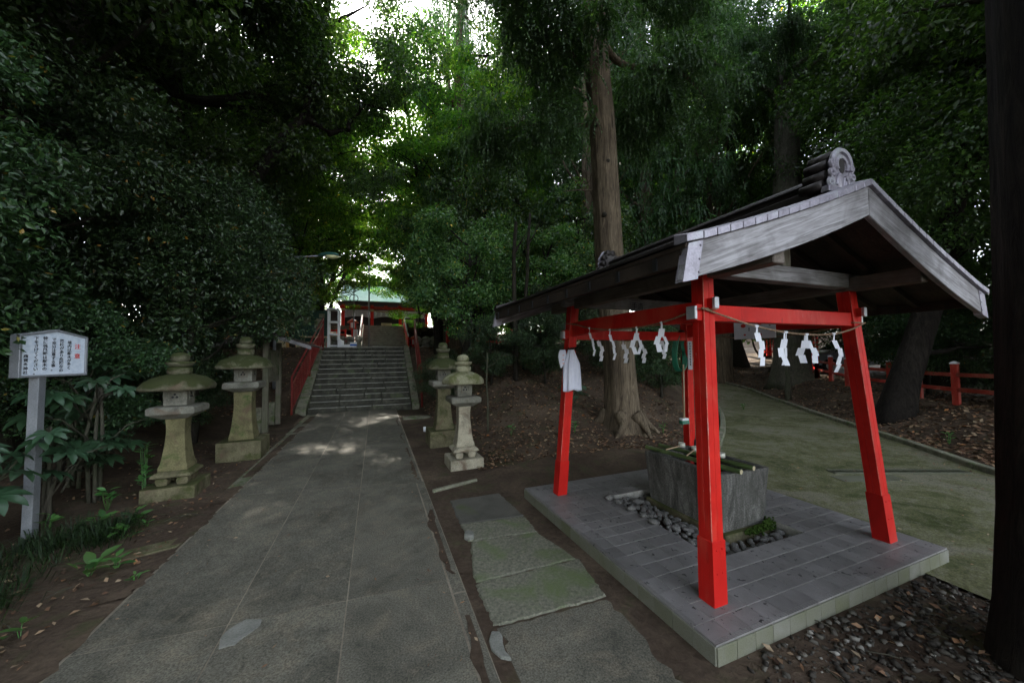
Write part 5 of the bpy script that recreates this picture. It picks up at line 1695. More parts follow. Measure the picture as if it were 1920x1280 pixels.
def clump_points(rs, clumps, n, flat=.7):
    """clumps: list of (x, y, z, r); returns points, outward vectors"""
    c = np.array(clumps, float)
    w = c[:, 3] ** 2.2; w /= w.sum()
    i = rs.choice(len(c), n, p=w)
    d = rs.normal(size=(n, 3)); d /= np.linalg.norm(d, axis=1, keepdims=True)
    r = rs.random(n) ** .42
    off = d * (r * c[i, 3])[:, None]
    off[:, 2] *= flat
    return c[i, :3] + off, d, i

def broad_crown(name, seed, clumps, n, L, mat, wl=.45, flat=.65, up=.9, jit=.7, gaps=()):
    rs = np.random.RandomState(seed)
    P, O, ci = clump_points(rs, clumps, n, flat)
    for (gxx, gy_, gz_, gr) in gaps:
        k = ((P - np.array([gxx, gy_, gz_])) ** 2).sum(1) > gr * gr
        P, O = P[k], O[k]
    n = len(P)
    Nn = np.array([0, 0, up]) + O * .55 + rs.normal(size=(n, 3)) * jit
    D = O + rs.normal(size=(n, 3)) * .8; D[:, 2] -= .35
    l = L * (.6 + .7 * rs.random(n))
    return leaf_mesh(name, P, D, Nn, l, l * wl * (.8 + .4 * rs.random(n)), mat)

def cedar_crown(name, seed, clumps, strands, mat, L=.075, W=.020, slen=.58, per=26):
    """hanging sprays of slim scale leaves"""
    rs = np.random.RandomState(seed)
    P, O, ci = clump_points(rs, clumps, strands, .75)
    Cs, Ds, Ns, Ls = [], [], [], []
    az = rs.random(strands) * 2 * np.pi
    out = np.stack([np.cos(az), np.sin(az), np.zeros(strands)], 1)
    ln = slen * (.5 + .8 * rs.random(strands))
    curl = .6 + .6 * rs.random(strands)
    for k in range(per):
        f = k / per
        ctr = P + out * (ln * curl * (f - .35 * f * f))[:, None] + np.array([0, 0, -1]) * (ln * (.15 * f + .85 * f * f))[:, None]
        sd = 1 if k % 2 else -1
        lat = np.cross(out, [0, 0, 1]) * sd
        tang = out * (curl * (1 - .7 * f))[:, None] + np.array([0, 0, -1]) * (.15 + 1.7 * f)
        d = tang * .8 + lat * (1.0 - .4 * f) + rs.normal(size=(strands, 3)) * .25
        ctr = ctr + lat * L * .5
        Cs.append(ctr); Ds.append(d)
        Ns.append(out * .5 + np.array([0, 0, .9]) + rs.normal(size=(strands, 3)) * .45)
        Ls.append(np.full(strands, L * (1.15 - .55 * f)) * (.7 + .6 * rs.random(strands)))
    C, D, N, l = map(np.concatenate, (Cs, Ds, Ns, Ls))
    return leaf_mesh(name, C, D, N, l, np.full(len(l), W) * (.7 + .6 * rs.random(len(l))), mat, .1, .2)

def ell_clumps(seed, c, rad3, n, r, shell=.55, zmin=None):
    rg = random.Random(seed)
    out = []
    while len(out) < n:
        x, y, z = (rg.uniform(-1, 1) for _ in range(3))
        q = math.sqrt(x * x + y * y + z * z)
        if q > 1 or q < shell: continue
        p = (c[0] + x * rad3[0], c[1] + y * rad3[1], c[2] + z * rad3[2])
        if zmin is not None and p[2] < zmin: continue
        out.append((*p, r * rg.uniform(.65, 1.25)))
    return out

def trunk_mesh(name, path, radii, mat, limbs=(), n=14, rough=.05, seed=0, ridge=0, flare=1.0):
    """a tapered, ridged trunk with limbs to the given points"""
    rg = random.Random(seed)
    mb = MB()
    ph = [rg.uniform(0, 6) for _ in range(6)]
    def wob(i, k, n_):
        a = 2 * PI * k / n_
        w = 1 + rough * (math.sin(2 * a + ph[0] + i * .5) + .6 * math.sin(3 * a + ph[1] - i * .3))
        if ridge: w += ridge * (math.sin(9 * a + ph[2] + .25 * i) * .5 + math.sin(17 * a + ph[3] - .15 * i) * .35 + .3 * math.sin(5 * a + ph[4]))
        if flare > 1 and i < 4: w *= 1 + (flare - 1) * (1 - i / 4) ** 2 * (1 + .55 * math.sin(5 * a + ph[5]) + .25 * math.sin(8 * a))
        return w
    mb.tube(path, radii, n, wob=wob)
    for a, b, r0 in limbs:
        a, b = Vector(a), Vector(b)
        d = b - a
        side = Vector((rg.uniform(-1, 1), rg.uniform(-1, 1), rg.uniform(-.3, .5))) * d.length * .10
        pts = [a, a + d * .3 + side + Vector((0, 0, -.02 * d.length)), a + d * .65 - side * .5 + Vector((0, 0, .05 * d.length)), b]
        pts = [Vector(p) for p in catmull(pts, 4)]
        mb.tube(pts, [max(.006, r0 * (1 - .85 * i / (len(pts) - 1))) for i in range(len(pts))], 7)
        for q in range(2):
            i = rg.randrange(len(pts) // 2, len(pts) - 1)
            e = pts[i] + Vector((rg.uniform(-1, 1), rg.uniform(-1, 1), rg.uniform(-.3, .8))) * d.length * .28
            mid = (pts[i] + e) / 2 + Vector((rg.uniform(-.1, .1), rg.uniform(-.1, .1), .05)) * d.length
            mb.tube([pts[i], mid, e], [r0 * .3, r0 * .2, .006], 5)
    return mb.mesh(name, mat, smooth=True)

def auto_limbs(seed, path, clumps, k, r0, lift=.25):
    rg = random.Random(seed)
    pts = [Vector(p) for p in path]
    out = []
    for c in rg.sample(clumps, min(k, len(clumps))):
        tgt = Vector(c[:3])
        z = tgt.z - lift * (tgt - pts[-1]).length * rg.uniform(.3, 1.0) - .3
        best = min(pts, key=lambda p: abs(p.z - z))
        i = pts.index(best)
        out.append((best, tgt, r0 * rg.uniform(.6, 1.1)))
    return out

PROTO = {}
def proto(kind, trunk, crown):
    PROTO[kind] = (trunk, crown)
def tree(kind, name, x, y, s=1.0, rz=0.0, label=None, group=None, sz=None, dz=0.0, cat='tree'):
    tr, cr = PROTO[kind]
    g = empty(name, (x, y, Hs(x, y) + dz), rz, label, cat, group)
    g.scale = (s, s, s if sz is None else sz)
    if tr is not None: place('trunk', tr, g)
    if cr is not None: place('crown', cr, g)
    return g

def wander(seed, h, n, lean=(0, 0), amp=.15):
    rg = random.Random(seed)
    return [(lean[0] * k / n + (rg.uniform(-amp, amp) if k else 0), lean[1] * k / n + (rg.uniform(-amp, amp) if k else 0), h * k / n - (.3 if k == 0 else 0)) for k in range(n + 1)]

# camellia-like evergreen, leafy nearly to the ground
cl = ell_clumps(1, (0, 0, 3.6), (2.1, 2.1, 2.2), 62, .62, .45)
pa = wander(1, 4.6, 6)
proto('camellia', trunk_mesh('camellia_trunk', pa, [.13, .12, .11, .09, .07, .05, .03], M['bark_dark'], auto_limbs(1, pa, cl, 26, .045), 10, seed=1), broad_crown('camellia_crown', 2, cl, 44000, .078, M['leaf_cam'], .46))
cl = ell_clumps(7, (0, 0, 2.0), (1.5, 1.5, 1.5), 40, .5, .35)
pa = wander(7, 2.8, 5, amp=.1)
proto('bush', trunk_mesh('bush_stem', pa, [.07, .06, .055, .045, .03, .015], M['bark_dark'], auto_limbs(7, pa, cl, 18, .03), 8, seed=7), broad_crown('bush_crown', 8, cl, 26000, .075, M['leaf_cam'], .46))
# tall evergreen oak
cl = ell_clumps(3, (0, 0, 8.6), (3.9, 3.9, 3.6), 80, .95, .5)
pa = wander(3, 10.5, 8, amp=.3)
proto('oak', trunk_mesh('oak_trunk', pa, [.34, .28, .26, .24, .21, .18, .14, .10, .05], M['bark_dark'], auto_limbs(3, pa, cl, 34, .10), 14, seed=3, flare=1.5), broad_crown('oak_crown', 4, cl, 62000, .125, M['leaf_oak'], .48))
# airy young tree with bright layered leaves
rg = random.Random(5)
cl = []
for k in range(52):
    a, r, z = rg.uniform(0, 6.28), 2.5 * rg.random() ** .6, rg.uniform(2.2, 7.6)
    r *= 1 - .45 * max(0, (z - 4.5) / 3.1)
    cl.append((r * math.cos(a), r * math.sin(a), z, rg.uniform(.45, .8)))
pa = wander(5, 7.2, 7, amp=.25)
proto('young', trunk_mesh('young_trunk', pa, [.11, .10, .09, .08, .065, .05, .035, .02], M['bark_dark'], auto_limbs(5, pa, cl, 30, .04), 9, seed=5), broad_crown('young_crown', 6, cl, 26000, .085, M['leaf_lit'], .5, .32, 1.5, .5))
rg = random.Random(55)
cl = []
for k in range(64):
    a, r, z = rg.uniform(0, 6.28), 3.6 * rg.random() ** .55, rg.uniform(4.0, 14.5)
    r *= 1 - .45 * max(0, (z - 9) / 6)
    cl.append((2.6 + r * math.cos(a), r * math.sin(a), z, rg.uniform(.55, 1.0)))
pa = wander(55, 14.2, 9, (2.8, 0), .3)
proto('hinoki_thin', None, None)
proto('airy', trunk_mesh('airy_trunk', pa, [.15, .14, .13, .115, .10, .085, .07, .05, .035, .02], M['bark_dark'], auto_limbs(55, pa, cl, 40, .05), 9, seed=55), broad_crown('airy_crown', 56, cl, 20000, .145, M['leaf_lit'], .5, .35, 1.3, .55))
proto('ever', PROTO['camellia'][0], broad_crown('lit_evergreen_crown', 57, ell_clumps(1, (0, 0, 3.6), (2.1, 2.1, 2.2), 70, .55, .4), 26000, .105, M['leaf_ever_lit'], .46))
# hinoki and cedar: hanging sprays
cl = []
rg = random.Random(9)
for k in range(90):
    z = rg.uniform(3.2, 14.6)
    r = (2.9 - 1.6 * max(0, (z - 7) / 7)) * rg.uniform(.35, 1)
    a = rg.uniform(0, 6.28)
    cl.append((r * math.cos(a), r * math.sin(a), z, rg.uniform(.6, 1.0)))
pa = wander(9, 15, 10, amp=.12)
proto('hinoki', trunk_mesh('hinoki_trunk', pa, [.32, .28, .27, .25, .23, .21, .18, .15, .12, .08, .04], M['bark_cedar'], auto_limbs(9, pa, cl, 40, .06), 16, .03, 9, .04, 1.5), cedar_crown('hinoki_crown', 10, cl, 2400, M['leaf_ced'], L=.13, W=.042, per=22))
proto('hinoki_thin', PROTO['hinoki'][0], cedar_crown('thin_hinoki_crown', 17, cl, 1500, M['leaf_ced'], L=.13, W=.042, slen=.75, per=22))
# far tree, larger leaves, leafy from the ground up
cl = ell_clumps(13, (0, 0, 7.0), (3.8, 3.8, 6.4), 70, 1.35, .35, .8)
pa = wander(13, 11, 7, amp=.3)
proto('far', trunk_mesh('far_trunk', pa, [.30, .26, .24, .2, .16, .12, .08, .04], M['bark_dark'], auto_limbs(13, pa, cl, 26, .09), 10, seed=13), broad_crown('far_crown', 14, cl, 30000, .24, M['leaf_oak'], .5))
cl = ell_clumps(23, (0, 0, 13.0), (4.3, 4.3, 7.6), 120, 1.15, .3)
pa = wander(23, 19, 10, amp=.35)
proto('tall', trunk_mesh('tall_trunk', pa, [.42, .35, .33, .31, .29, .26, .23, .19, .15, .10, .05], M['bark_dark'], auto_limbs(23, pa, cl, 44, .10), 14, seed=23, flare=1.4), broad_crown('tall_crown', 24, cl, 62000, .17, M['leaf_oak'], .48))
proto('farlit', PROTO['far'][0], broad_crown('far_lit_crown', 15, cl, 24000, .22, M['leaf_lit'], .5))

GL = 'evergreen trees massed along the left of the path'
for i, (x, y, s, rz, lab) in enumerate((
    (-4.7, 4.6, .92, .3, 'dark glossy evergreen tree whose leaves brush the notice sign'),
    (-4.9, 7.4, 1.05, 2.1, 'dark glossy evergreen tree rising behind the squat left lantern'),
    (-4.3, 10.2, 1.02, 4.0, 'dark glossy evergreen tree behind the roofed notice board'),
    (-6.9, 3.0, 1.2, 1.0, 'dark evergreen tree at the far left edge behind the sign'),
    (-7.4, 7.9, 1.35, 5.0, 'tall dark evergreen tree deep in the left hand mass'),
    (-3.3, 8.6, .9, 5.2, 'dark evergreen tree leaning over the path behind the tall left lantern'),
    (-5.6, -1.6, 1.1, .5, 'unseen evergreen tree added left of the camera to block light'),  # this and the next: out of view, added to darken the left side
    (-5.4, -5.2, 1.2, 3.5, 'unseen evergreen tree added behind and left of the camera to block light'),
    (-4.6, 13.4, 1.15, 3.0, 'dark evergreen tree leaning over the left of the lower stairs'))):
    tree('camellia', 'evergreen_tree', x, y, s, rz, lab, GL)
for i, (x, y, s, rz, lab) in enumerate((
    (-6.0, 6.6, 1.0, .4, 'towering black green oak filling the upper left of the view'),
    (-4.9, 11.6, 1.0, 2.2, 'tall oak whose dark crown hangs over the path from the left'),
    (-8.0, 1.6, 1.05, 4.2, 'tall dark oak at the top left corner'),
    (-9.5, 13.0, 1.1, 1.2, 'tall oak behind the grey house'))):
    tree('oak', 'oak_tree', x, y, s, rz, lab, 'tall oaks left of the path')
GR = 'glossy evergreens on the bank right of the stairs'
for i, (x, y, s, rz, lab) in enumerate((
    (2.55, 10.6, .85, .9, 'glossy evergreen right of the stairs with leaves over the dark lantern'),
    (3.6, 12.8, .95, 2.6, 'glossy evergreen on the bank above the right lanterns'),
    (5.6, 11.4, .95, 4.4, 'glossy evergreen behind the left eave of the pavilion'),
    (2.4, 15.6, .95, 5.4, 'glossy evergreen beside the top of the lower stairs'),
    (7.6, 12.6, 1.0, 3.3, 'glossy evergreen on the bank behind the cedar trunk'))):
    tree('ever', 'evergreen_tree', x, y, s, rz, lab, GR, sz=s * (1.0, 1.35, .8, 1.25, 1.1)[i])
for i, (x, y, s, rz, lab) in enumerate((
    (6.0, 8.7, .62, .4, 'low dark bush behind the cedar trunk at the road edge'),
    (7.4, 8.1, .60, 2.4, 'low dark bush beside the curve of the mossy road'),
    (4.6, 9.6, .7, 4.0, 'leafy bush seen between the left post and the cedar trunk'),
    (8.9, 9.6, .7, 5.2, 'low bush where the road bends out of sight'),
    (2.75, 9.0, .5, 1.1, 'low leafy bush on the bank behind the pale lantern'),
    (4.1, 8.6, .55, 3.3, 'low leafy bush right of the towel post'),
    (1.75, 10.3, .45, 2.2, 'low leafy bush between the tall right lantern and the stairs'),
    (-3.5, 8.9, .55, 1.5, 'low dark bush behind the tall left lantern'),
    (-3.9, 6.6, .65, 2.5, 'low dark bush behind the squat left lantern'),
    (-5.2, 9.4, .9, .2, 'dark bush filling the shade left of the notice board'),
    (-6.6, 12.0, 1.2, 4.2, 'big dark bush at the corner of the grey house'),
    (12.6, 2.6, .8, .7, 'dark bush before the fence at the right edge'),
    (14.6, 5.6, .95, 2.9, 'dark bush behind the fence near the leaning trunk'),
    (17.2, 8.4, 1.5, 1.0, 'large dark bush left of the parked car'),
    (19.5, 4.6, 1.9, 2.0, 'large dark bush closing the gap beyond the right fence'),
    (16.8, 2.2, 1.6, 3.0, 'large dark bush beyond the fence near the right edge'),
    (24.5, 8.5, 2.2, 4.0, 'large dark bush behind the parked car'),
    (23.0, 13.5, 1.6, 5.0, 'large dark bush right of the slatted screen'),
    (14.2, -.4, 1.5, .2, 'large dark bush outside the near fence'),
    (13.2, 3.9, .7, 4.4, 'ragged bush between the leaning trunk and the right edge'))):
    tree('bush', 'bush', x, y, s, rz, lab, 'bushes under the trees', cat='bush')
for i, (x, y, s, rz, lab) in enumerate((
    (3.1, 18.9, 1.05, .2, 'bright green young tree above the right end of the stairs'),
    (4.2, 18.0, 1.15, 1.8, 'bright young tree with thin trunk on the terrace right of the stairs'),
    (-3.2, 17.2, 1.0, 3.0, 'bright green young tree left of the white stand'),
    (-3.0, 22.4, 1.15, 4.6, 'bright young tree between the ochre hall and the boulder wall'),
    (6.4, 16.2, 1.2, 5.5, 'bright young tree deep on the bank behind the glossy evergreens'),
    (4.4, 25.0, 1.3, 2.7, 'tall bright young tree right of the upper stairs'),
    (3.1, 28.4, .95, .5, 'bright young tree hiding the right half of the shrine hall'),
    (13.5, 15.0, 1.1, .9, 'bright young tree beyond the bend of the road'))):
    tree('young', 'young_tree', x, y, s, rz, lab, 'young bright leaved trees in the gap ahead')
for i, (x, y, s, rz, lab) in enumerate((
    (3.4, 15.4, 1.0, .3, 'drooping cypress left of the great cedar trunk'),
    (7.4, 18.5, 1.05, 2.0, 'drooping cypress far behind the great cedar trunk'),
    (4.0, 21.0, 1.0, 4.1, 'drooping cypress hanging over the upper stairs from the right'),
    (9.0, 14.0, 1.1, 5.0, 'drooping cypress right of the great cedar trunk'),
    (11.6, 13.4, 1.15, 1.1, 'drooping cypress above the pavilion ridge'),
    (15.5, 13.0, 1.2, 3.6, 'drooping cypress behind the gable ornament'))):
    tree('hinoki_thin' if i in (0, 2) else 'hinoki', 'cypress_tree', x, y, s, rz, lab, sz=s * 1.4, group='drooping cypresses behind the pavilion')
for i, (x, y, s, rz, lab) in enumerate((
    (14.8, 3.2, 1.05, .5, 'dark oak beyond the fence at the right edge'),
    (18.0, 6.5, 1.15, 1.9, 'dark oak behind the parked car'),
    (11.5, -1.5, 1.0, 3.4, 'dark oak at the right outside the near fence'),
    (17.5, -.5, 1.1, 4.9, 'dark oak farther right behind the near fence'))):
    tree('oak', 'oak_tree', x, y, s, rz, lab, 'dark oaks along the right hand fence')

for i, (x, y, s, rz, lab) in enumerate((
    (-5.2, 20.0, 1.0, .2, 'tall dark tree left of the white stand on the terrace'),
    (7.6, 24.5, 1.0, 1.2, 'tall dark tree behind the slim pale trunk'),
    (11.6, 18.0, 1.0, 2.7, 'tall dark tree on the bank inside the bend of the road'),
    (-8.0, 19.0, 1.05, 3.9, 'tall dark tree behind the ochre hall'),
    (13.0, 20.0, 1.05, 5.1, 'tall dark tree above the far end of the road'),
    (18.5, 14.5, 1.05, .8, 'tall dark tree behind the giant trunk'),
    (21.5, 7.0, 1.0, 2.0, 'tall dark tree behind the parked car at right'),
    (18.5, 1.5, 1.0, 4.4, 'tall dark tree beyond the right edge fence'),
    (-12.0, 8.0, 1.05, 1.0, 'tall dark tree over the grey house'),
    (-5.8, 1.2, .8, 5.0, 'unseen tall tree added beside the camera to block light from the left'),  # unseen trees beside and behind the camera, added to block light
    (-6.3, -4.5, .85, 2.2, 'unseen tall tree added left of and behind the camera to block light'),
    (-7.2, -9.5, .95, .6, 'unseen tall tree added farther behind the camera on the left to block light'),
    (-10.5, -4.0, 1.05, 3.1, 'unseen tall tree added in the second row left of the camera to block light'),
    (-9.5, 3.8, 1.1, 4.1, 'unseen tall tree added behind the oaks at left to block light'),
    (-9.0, -16.0, 1.05, 1.7, 'unseen tall tree added far behind the camera on the left to block light'),
    (-5.4, 8.6, 1.0, 2.9, 'tall dark tree closing the canopy over the left lanterns'),

    (11.2, 1.4, .85, 3.0, 'tall dark tree overhanging the road at right'),
    (9.5, 30.5, 1.1, 3.3, 'tall dark tree right of the shrine hall'),
    (-6.5, 34.0, 1.1, 4.6, 'tall dark tree left of the shrine hall'))):
    tree('tall', 'tall_tree', x, y, s, rz, lab, 'tall dark trees standing round the shrine path')
for i, (x, y, s, rz, lab) in enumerate((
    (3.9, 19.4, .9, 3.1, 'tall bright leaved tree standing over the head of the lower stairs'),
    (-4.2, 22.4, .95, .1, 'tall bright leaved tree between the white stand and the boulder wall'),
    (6.6, 13.6, .85, 2.9, 'tall bright leaved tree on the bank left of the great cedar'),
    (-3.7, 25.6, .95, .0, 'tall bright leaved tree on the bank above the boulder wall'),
    (5.0, 32.5, 1.15, 3.14, 'tall bright leaved tree overhanging the right of the shrine roof'),
    (3.5, 17.7, 1.0, 3.2, 'tall bright leaved tree against the sun over the lower stairs'),
    (-5.0, 27.8, 1.05, -.1, 'tall bright leaved tree left of the upper stairs'),
    (5.6, 30.0, 1.15, 2.4, 'tall bright leaved tree right of the shrine roof'),
    (-4.0, 36.0, 1.2, .3, 'tall bright leaved tree close before the shrine roof'),
    (-5.2, 15.4, .95, .2, 'tall bright leaved tree behind the notice board and the lamp'),
    (4.2, 16.4, .85, 3.5, 'tall bright leaved tree leaning over the right of the lower stairs'),
    (8.4, 23.0, 1.15, 4.0, 'tall bright leaved tree deep in the wood right of the upper stairs'))):
    tree('airy', 'young_tree', x, y, s, rz, lab, 'young bright leaved trees in the gap ahead')

# far wood closing the view
rg = random.Random(31)
far = []
ORD = 'first second third fourth fifth sixth seventh eighth ninth'.split()
for k in range(9): far.append((-15 + k * 6.0 + rg.uniform(-1, 1), 54 + rg.uniform(-3, 4), .9, 'far tree of the wood behind the shrine hall, %s from the left' % ORD[k]))
for k in range(6): far.append((-17 + rg.uniform(-1.5, 1.5), 6 + k * 6.5, 1.05, 'far tree beyond the grey house at left, %s from the near end' % ORD[k]))
for k in range(5): far.append((8 + k * 4.0 + rg.uniform(-1, 1), 29 + rg.uniform(-2, 2) - k * 1.5, .95, 'leafy tree of the wood right of the shrine, %s from the left' % ORD[k]))
for k in range(7): far.append((25 + rg.uniform(-1.5, 2.5), -10 + k * 5.2, 1.05, 'far tree beyond the parked car at right, %s from the near end' % ORD[k]))
for k in range(3): far.append((-9.5 + k * 2.2, 31 + rg.uniform(-1, 2), .85, 'leafy tree left of the shrine behind the red fence, %s from the left' % ORD[k]))
for k in range(4): far.append((17.5 + k * 2.4, 21 - k * 1.2 + rg.uniform(-1, 1), .9, 'leafy tree of the wood past the bend of the road, %s from the left' % ORD[k]))
for i, (x, y, s, lab) in enumerate(far):
    tree('farlit' if rg.random() < .6 else 'far', 'wood_tree', x, y, s * rg.uniform(.9, 1.2), rg.uniform(0, 6.28), lab, 'trees of the surrounding wood')

# --- the great cedar behind the pavilion
def branch_crown(seed, hubs, mat, strands, slen=.9, spread=.75):
    rg = random.Random(seed)
    cl = []
    for a, b, n in hubs:
        a, b = Vector(a), Vector(b)
        for k in range(n):
            p = a.lerp(b, .45 + .55 * rg.random())
            cl.append((p.x + rg.uniform(-spread, spread), p.y + rg.uniform(-spread, spread), p.z + rg.uniform(-.3, .35), rg.uniform(.4, .75)))
    return cl
gx0, gy0 = 4.72, 6.28
gz0 = Hs(gx0, gy0)
ced = empty('great_cedar', (gx0, gy0, gz0), 0, 'great straight cedar trunk with fibrous bark rising behind the pavilion', 'tree')
path_c = [(-.0 - .042 * z, .02 * z, z) for z in (-.3, -.05, .15, .4, .8, 1.6, 2.6, 3.8, 5.0, 6.4, 8, 10, 12.5, 15)]
path_c = [(x + .03 * math.sin(z * 1.3), y, z) for x, y, z in path_c]
limbs = [((-.3, .1, 7.3), (-2.6, -.2, 7.9), .085), ((-.28, .1, 6.3), (-2.1, 1.4, 6.6), .06), ((-.33, .1, 8.2), (2.8, .2, 7.7), .10), ((-.3, .1, 7.0), (2.2, 1.6, 7.6), .07), ((-.4, .2, 9.5), (-2.8, .7, 10.0), .09), ((-.4, .2, 10.4), (2.6, .3, 10.6), .09), ((-.45, .2, 11.6), (-1.2, 2.4, 12.0), .08), ((-.2, .1, 4.9), (-1.0, .5, 4.95), .03)]
place('trunk', trunk_mesh('great_cedar_trunk', path_c, [.40, .36, .345, .33, .315, .30, .295, .285, .275, .27, .265, .255, .23, .18], M['bark_cedar'], limbs, 56, .035, 40, .045, 1.42), ced)
# knots where limbs have dropped off
kn = MB()
for z, a in ((4.3, 3.9), (5.4, 4.3), (6.2, 3.6), (7.6, 4.5), (8.6, 4.1), (3.2, 4.8), (1.35, 4.6)):
    r = .30 - .01 * z
    cx_, cy_ = -.042 * z + .03 * math.sin(z * 1.3), .02 * z
    p = (cx_ + r * math.cos(a), cy_ + r * math.sin(a), z)
    q = (cx_ + (r + .05) * math.cos(a), cy_ + (r + .05) * math.sin(a), z + .02)
    kn.tube([p, q], [.06, .035], 9)
place('branch_stub', kn.mesh('branch_stub', M['bark_dark'], smooth=True), ced)
cl = branch_crown(41, [(a, b, 11) for a, b, r in limbs if a[2] > 6], None, 0)
place('crown', cedar_crown('great_cedar_crown', 42, cl, 3600, M['leaf_ced'], L=.11, W=.036, slen=.6, per=24), ced)
rt = MB()
for a, l in ((-.4, .42), (-1.25, .38), (-2.3, .42), (.3, .45), (2.6, .45)):
    pts = [(.30 * math.cos(a), .30 * math.sin(a), .28), ((.30 + l * .4) * math.cos(a + .1), (.30 + l * .4) * math.sin(a + .1), .10), ((.30 + l) * math.cos(a - .1), (.30 + l) * math.sin(a - .1), -.12)]
    rt.tube([Vector(p) for p in catmull(pts, 4)], [.15, .13, .12, .10, .085, .07, .055, .04, .03], 8)
place('root', rt.mesh('root', M['bark_cedar'], smooth=True), ced)

# --- second giant beyond the road
x2, y2 = 15.6, 9.9
gi = empty('giant_tree', (x2, y2, Hs(x2, y2)), 0, 'massive grey brown trunk rising behind the pavilion roof beyond the road', 'tree')
pa = [(0, 0, -.3), (0, 0, 0), (.02, 0, .4), (.05, 0, .9), (.1, 0, 2), (.2, .05, 4), (.3, .1, 6.5), (.45, .1, 9), (.5, .1, 12), (.6, .1, 15)]
lb = [((.5, .1, 11.6), (-3.4, .6, 12.9), .14), ((.5, .1, 12), (3.2, -1.0, 13.2), .13), ((.5, .1, 12.4), (-2.6, -2.4, 14.4), .12), ((.5, .1, 12.4), (2.6, -3.0, 14.2), .12), ((.5, .1, 12.8), (.2, -3.6, 14.8), .12), ((.5, .1, 12.4), (-3, 1, 15), .1), ((.5, .1, 12.2), (3, 1, 14.5), .1)]
place('trunk', trunk_mesh('giant_trunk', pa, [.70, .66, .62, .58, .55, .52, .50, .46, .36, .2], M['bark_grey'], lb, 36, .05, 50, .03, 1.22), gi)
cl = branch_crown(51, [(a, b, 12) for a, b, r in lb], None, 0, spread=1.1)
place('crown', cedar_crown('giant_crown', 52, cl, 4600, M['leaf_ced'], L=.11, W=.036, slen=.8), gi)
# --- leaning dark trunk at the right
x3, y3 = 11.0, 4.75
le = empty('leaning_tree', (x3, y3, Hs(x3, y3)), 0, 'dark thick trunk leaning right in front of the red fence', 'tree')
pa = [(-.15, 0, -.3), (-.05, 0, 0), (.05, -.02, .35), (.20, -.06, .8), (.42, -.14, 1.4), (.75, -.26, 2.3), (1.1, -.4, 3.4), (1.4, -.6, 5.0), (1.7, -.8, 7)]
lb = [((.75, -.26, 2.3), (-.9, .9, 3.6), .12), ((1.1, -.4, 3.4), (3.0, -.9, 4.6), .12), ((1.4, -.6, 5), (.2, -2.2, 6.2), .12), ((1.4, -.6, 5.0), (2.6, .6, 6.4), .1), ((.42, -.14, 1.4), (1.7, -.9, 1.55), .07)]
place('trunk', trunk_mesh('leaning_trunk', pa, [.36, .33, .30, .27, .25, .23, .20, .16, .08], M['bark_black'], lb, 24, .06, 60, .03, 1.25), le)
cl = ell_clumps(61, (1.5, -.6, 5.4), (2.8, 2.8, 2.2), 46, .8, .4)
place('crown', broad_crown('leaning_crown', 62, cl, 36000, .10, M['leaf_oak'], .48), le)
# --- black trunk close at the right edge
x0_, y0_ = 3.30, .74
nt2 = empty('near_tree', (x0_, y0_, 0), 0, 'black shaded trunk close to the camera along the right edge', 'tree')
pa = [(.01, 0, -.3), (.02, 0, 0), (.04, 0, .3), (.07, 0, .8), (.11, 0, 1.6), (.15, 0, 2.6), (.18, 0, 3.8), (.18, .02, 5.6), (.1, .05, 8.5), (0, .1, 12)]
lb = [((.01, .03, 7.4), (-2.0, -.6, 9.4), .09), ((.01, .03, 8.0), (1.9, .8, 9.8), .1), ((0, .05, 8.5), (-.4, 1.7, 10.4), .08), ((0, .05, 9), (.4, -2.2, 10.4), .1), ((0, .06, 9.4), (-1.8, 1.2, 11), .08)]
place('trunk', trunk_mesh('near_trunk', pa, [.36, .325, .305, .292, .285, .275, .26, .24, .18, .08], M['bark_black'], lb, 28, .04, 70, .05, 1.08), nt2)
cl = ell_clumps(71, (-.3, .2, 10.4), (3.2, 2.8, 2.2), 52, .8, .35)
place('crown', broad_crown('near_crown', 72, cl, 40000, .11, M['leaf_oak'], .48), nt2)
# --- dark tree with the crooked bare limb at the upper left
xq, yq = -4.4, 11.0
cq = empty('crooked_tree', (xq, yq, Hs(xq, yq)), 0, 'dark tree with a crooked bare limb hooked against the light at upper left', 'tree')
pa = [(0, 0, -.3), (0, 0, .3), (.1, .1, 1.5), (.3, .15, 3.0), (1.0, .2, 5.2), (1.9, .2, 6.9), (2.6, .2, 7.9), (2.75, .2, 9.0), (2.95, .25, 10.6), (3.2, .3, 12.2)]
lb = [((2.55, .2, 7.8), (3.15, .25, 7.5), .13), ((3.1, .25, 7.5), (3.6, .35, 7.75), .10), ((3.6, .35, 7.75), (4.0, .4, 8.6), .08), ((4.0, .4, 8.6), (4.9, .5, 8.7), .055), ((2.75, .2, 9.0), (1.6, .8, 11), .1), ((2.95, .25, 10.4), (4.2, .6, 12.0), .08), ((1.0, .2, 5.2), (-.9, .6, 7.4), .12)]
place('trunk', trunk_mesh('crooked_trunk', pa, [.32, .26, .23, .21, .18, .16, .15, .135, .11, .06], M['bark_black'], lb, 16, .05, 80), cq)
cl = ell_clumps(81, (2.9, .6, 10.9), (3.3, 2.6, 2.6), 60, .75, .35) + ell_clumps(82, (4.3, .5, 9.2), (1.1, 1.2, .8), 14, .5, .1) + ell_clumps(84, (4.2, 1.0, 6.6), (1.0, 1.2, .7), 10, .5, .1)
place('crown', broad_crown('crooked_crown', 83, cl, 46000, .10, M['leaf_oak'], .46), cq)
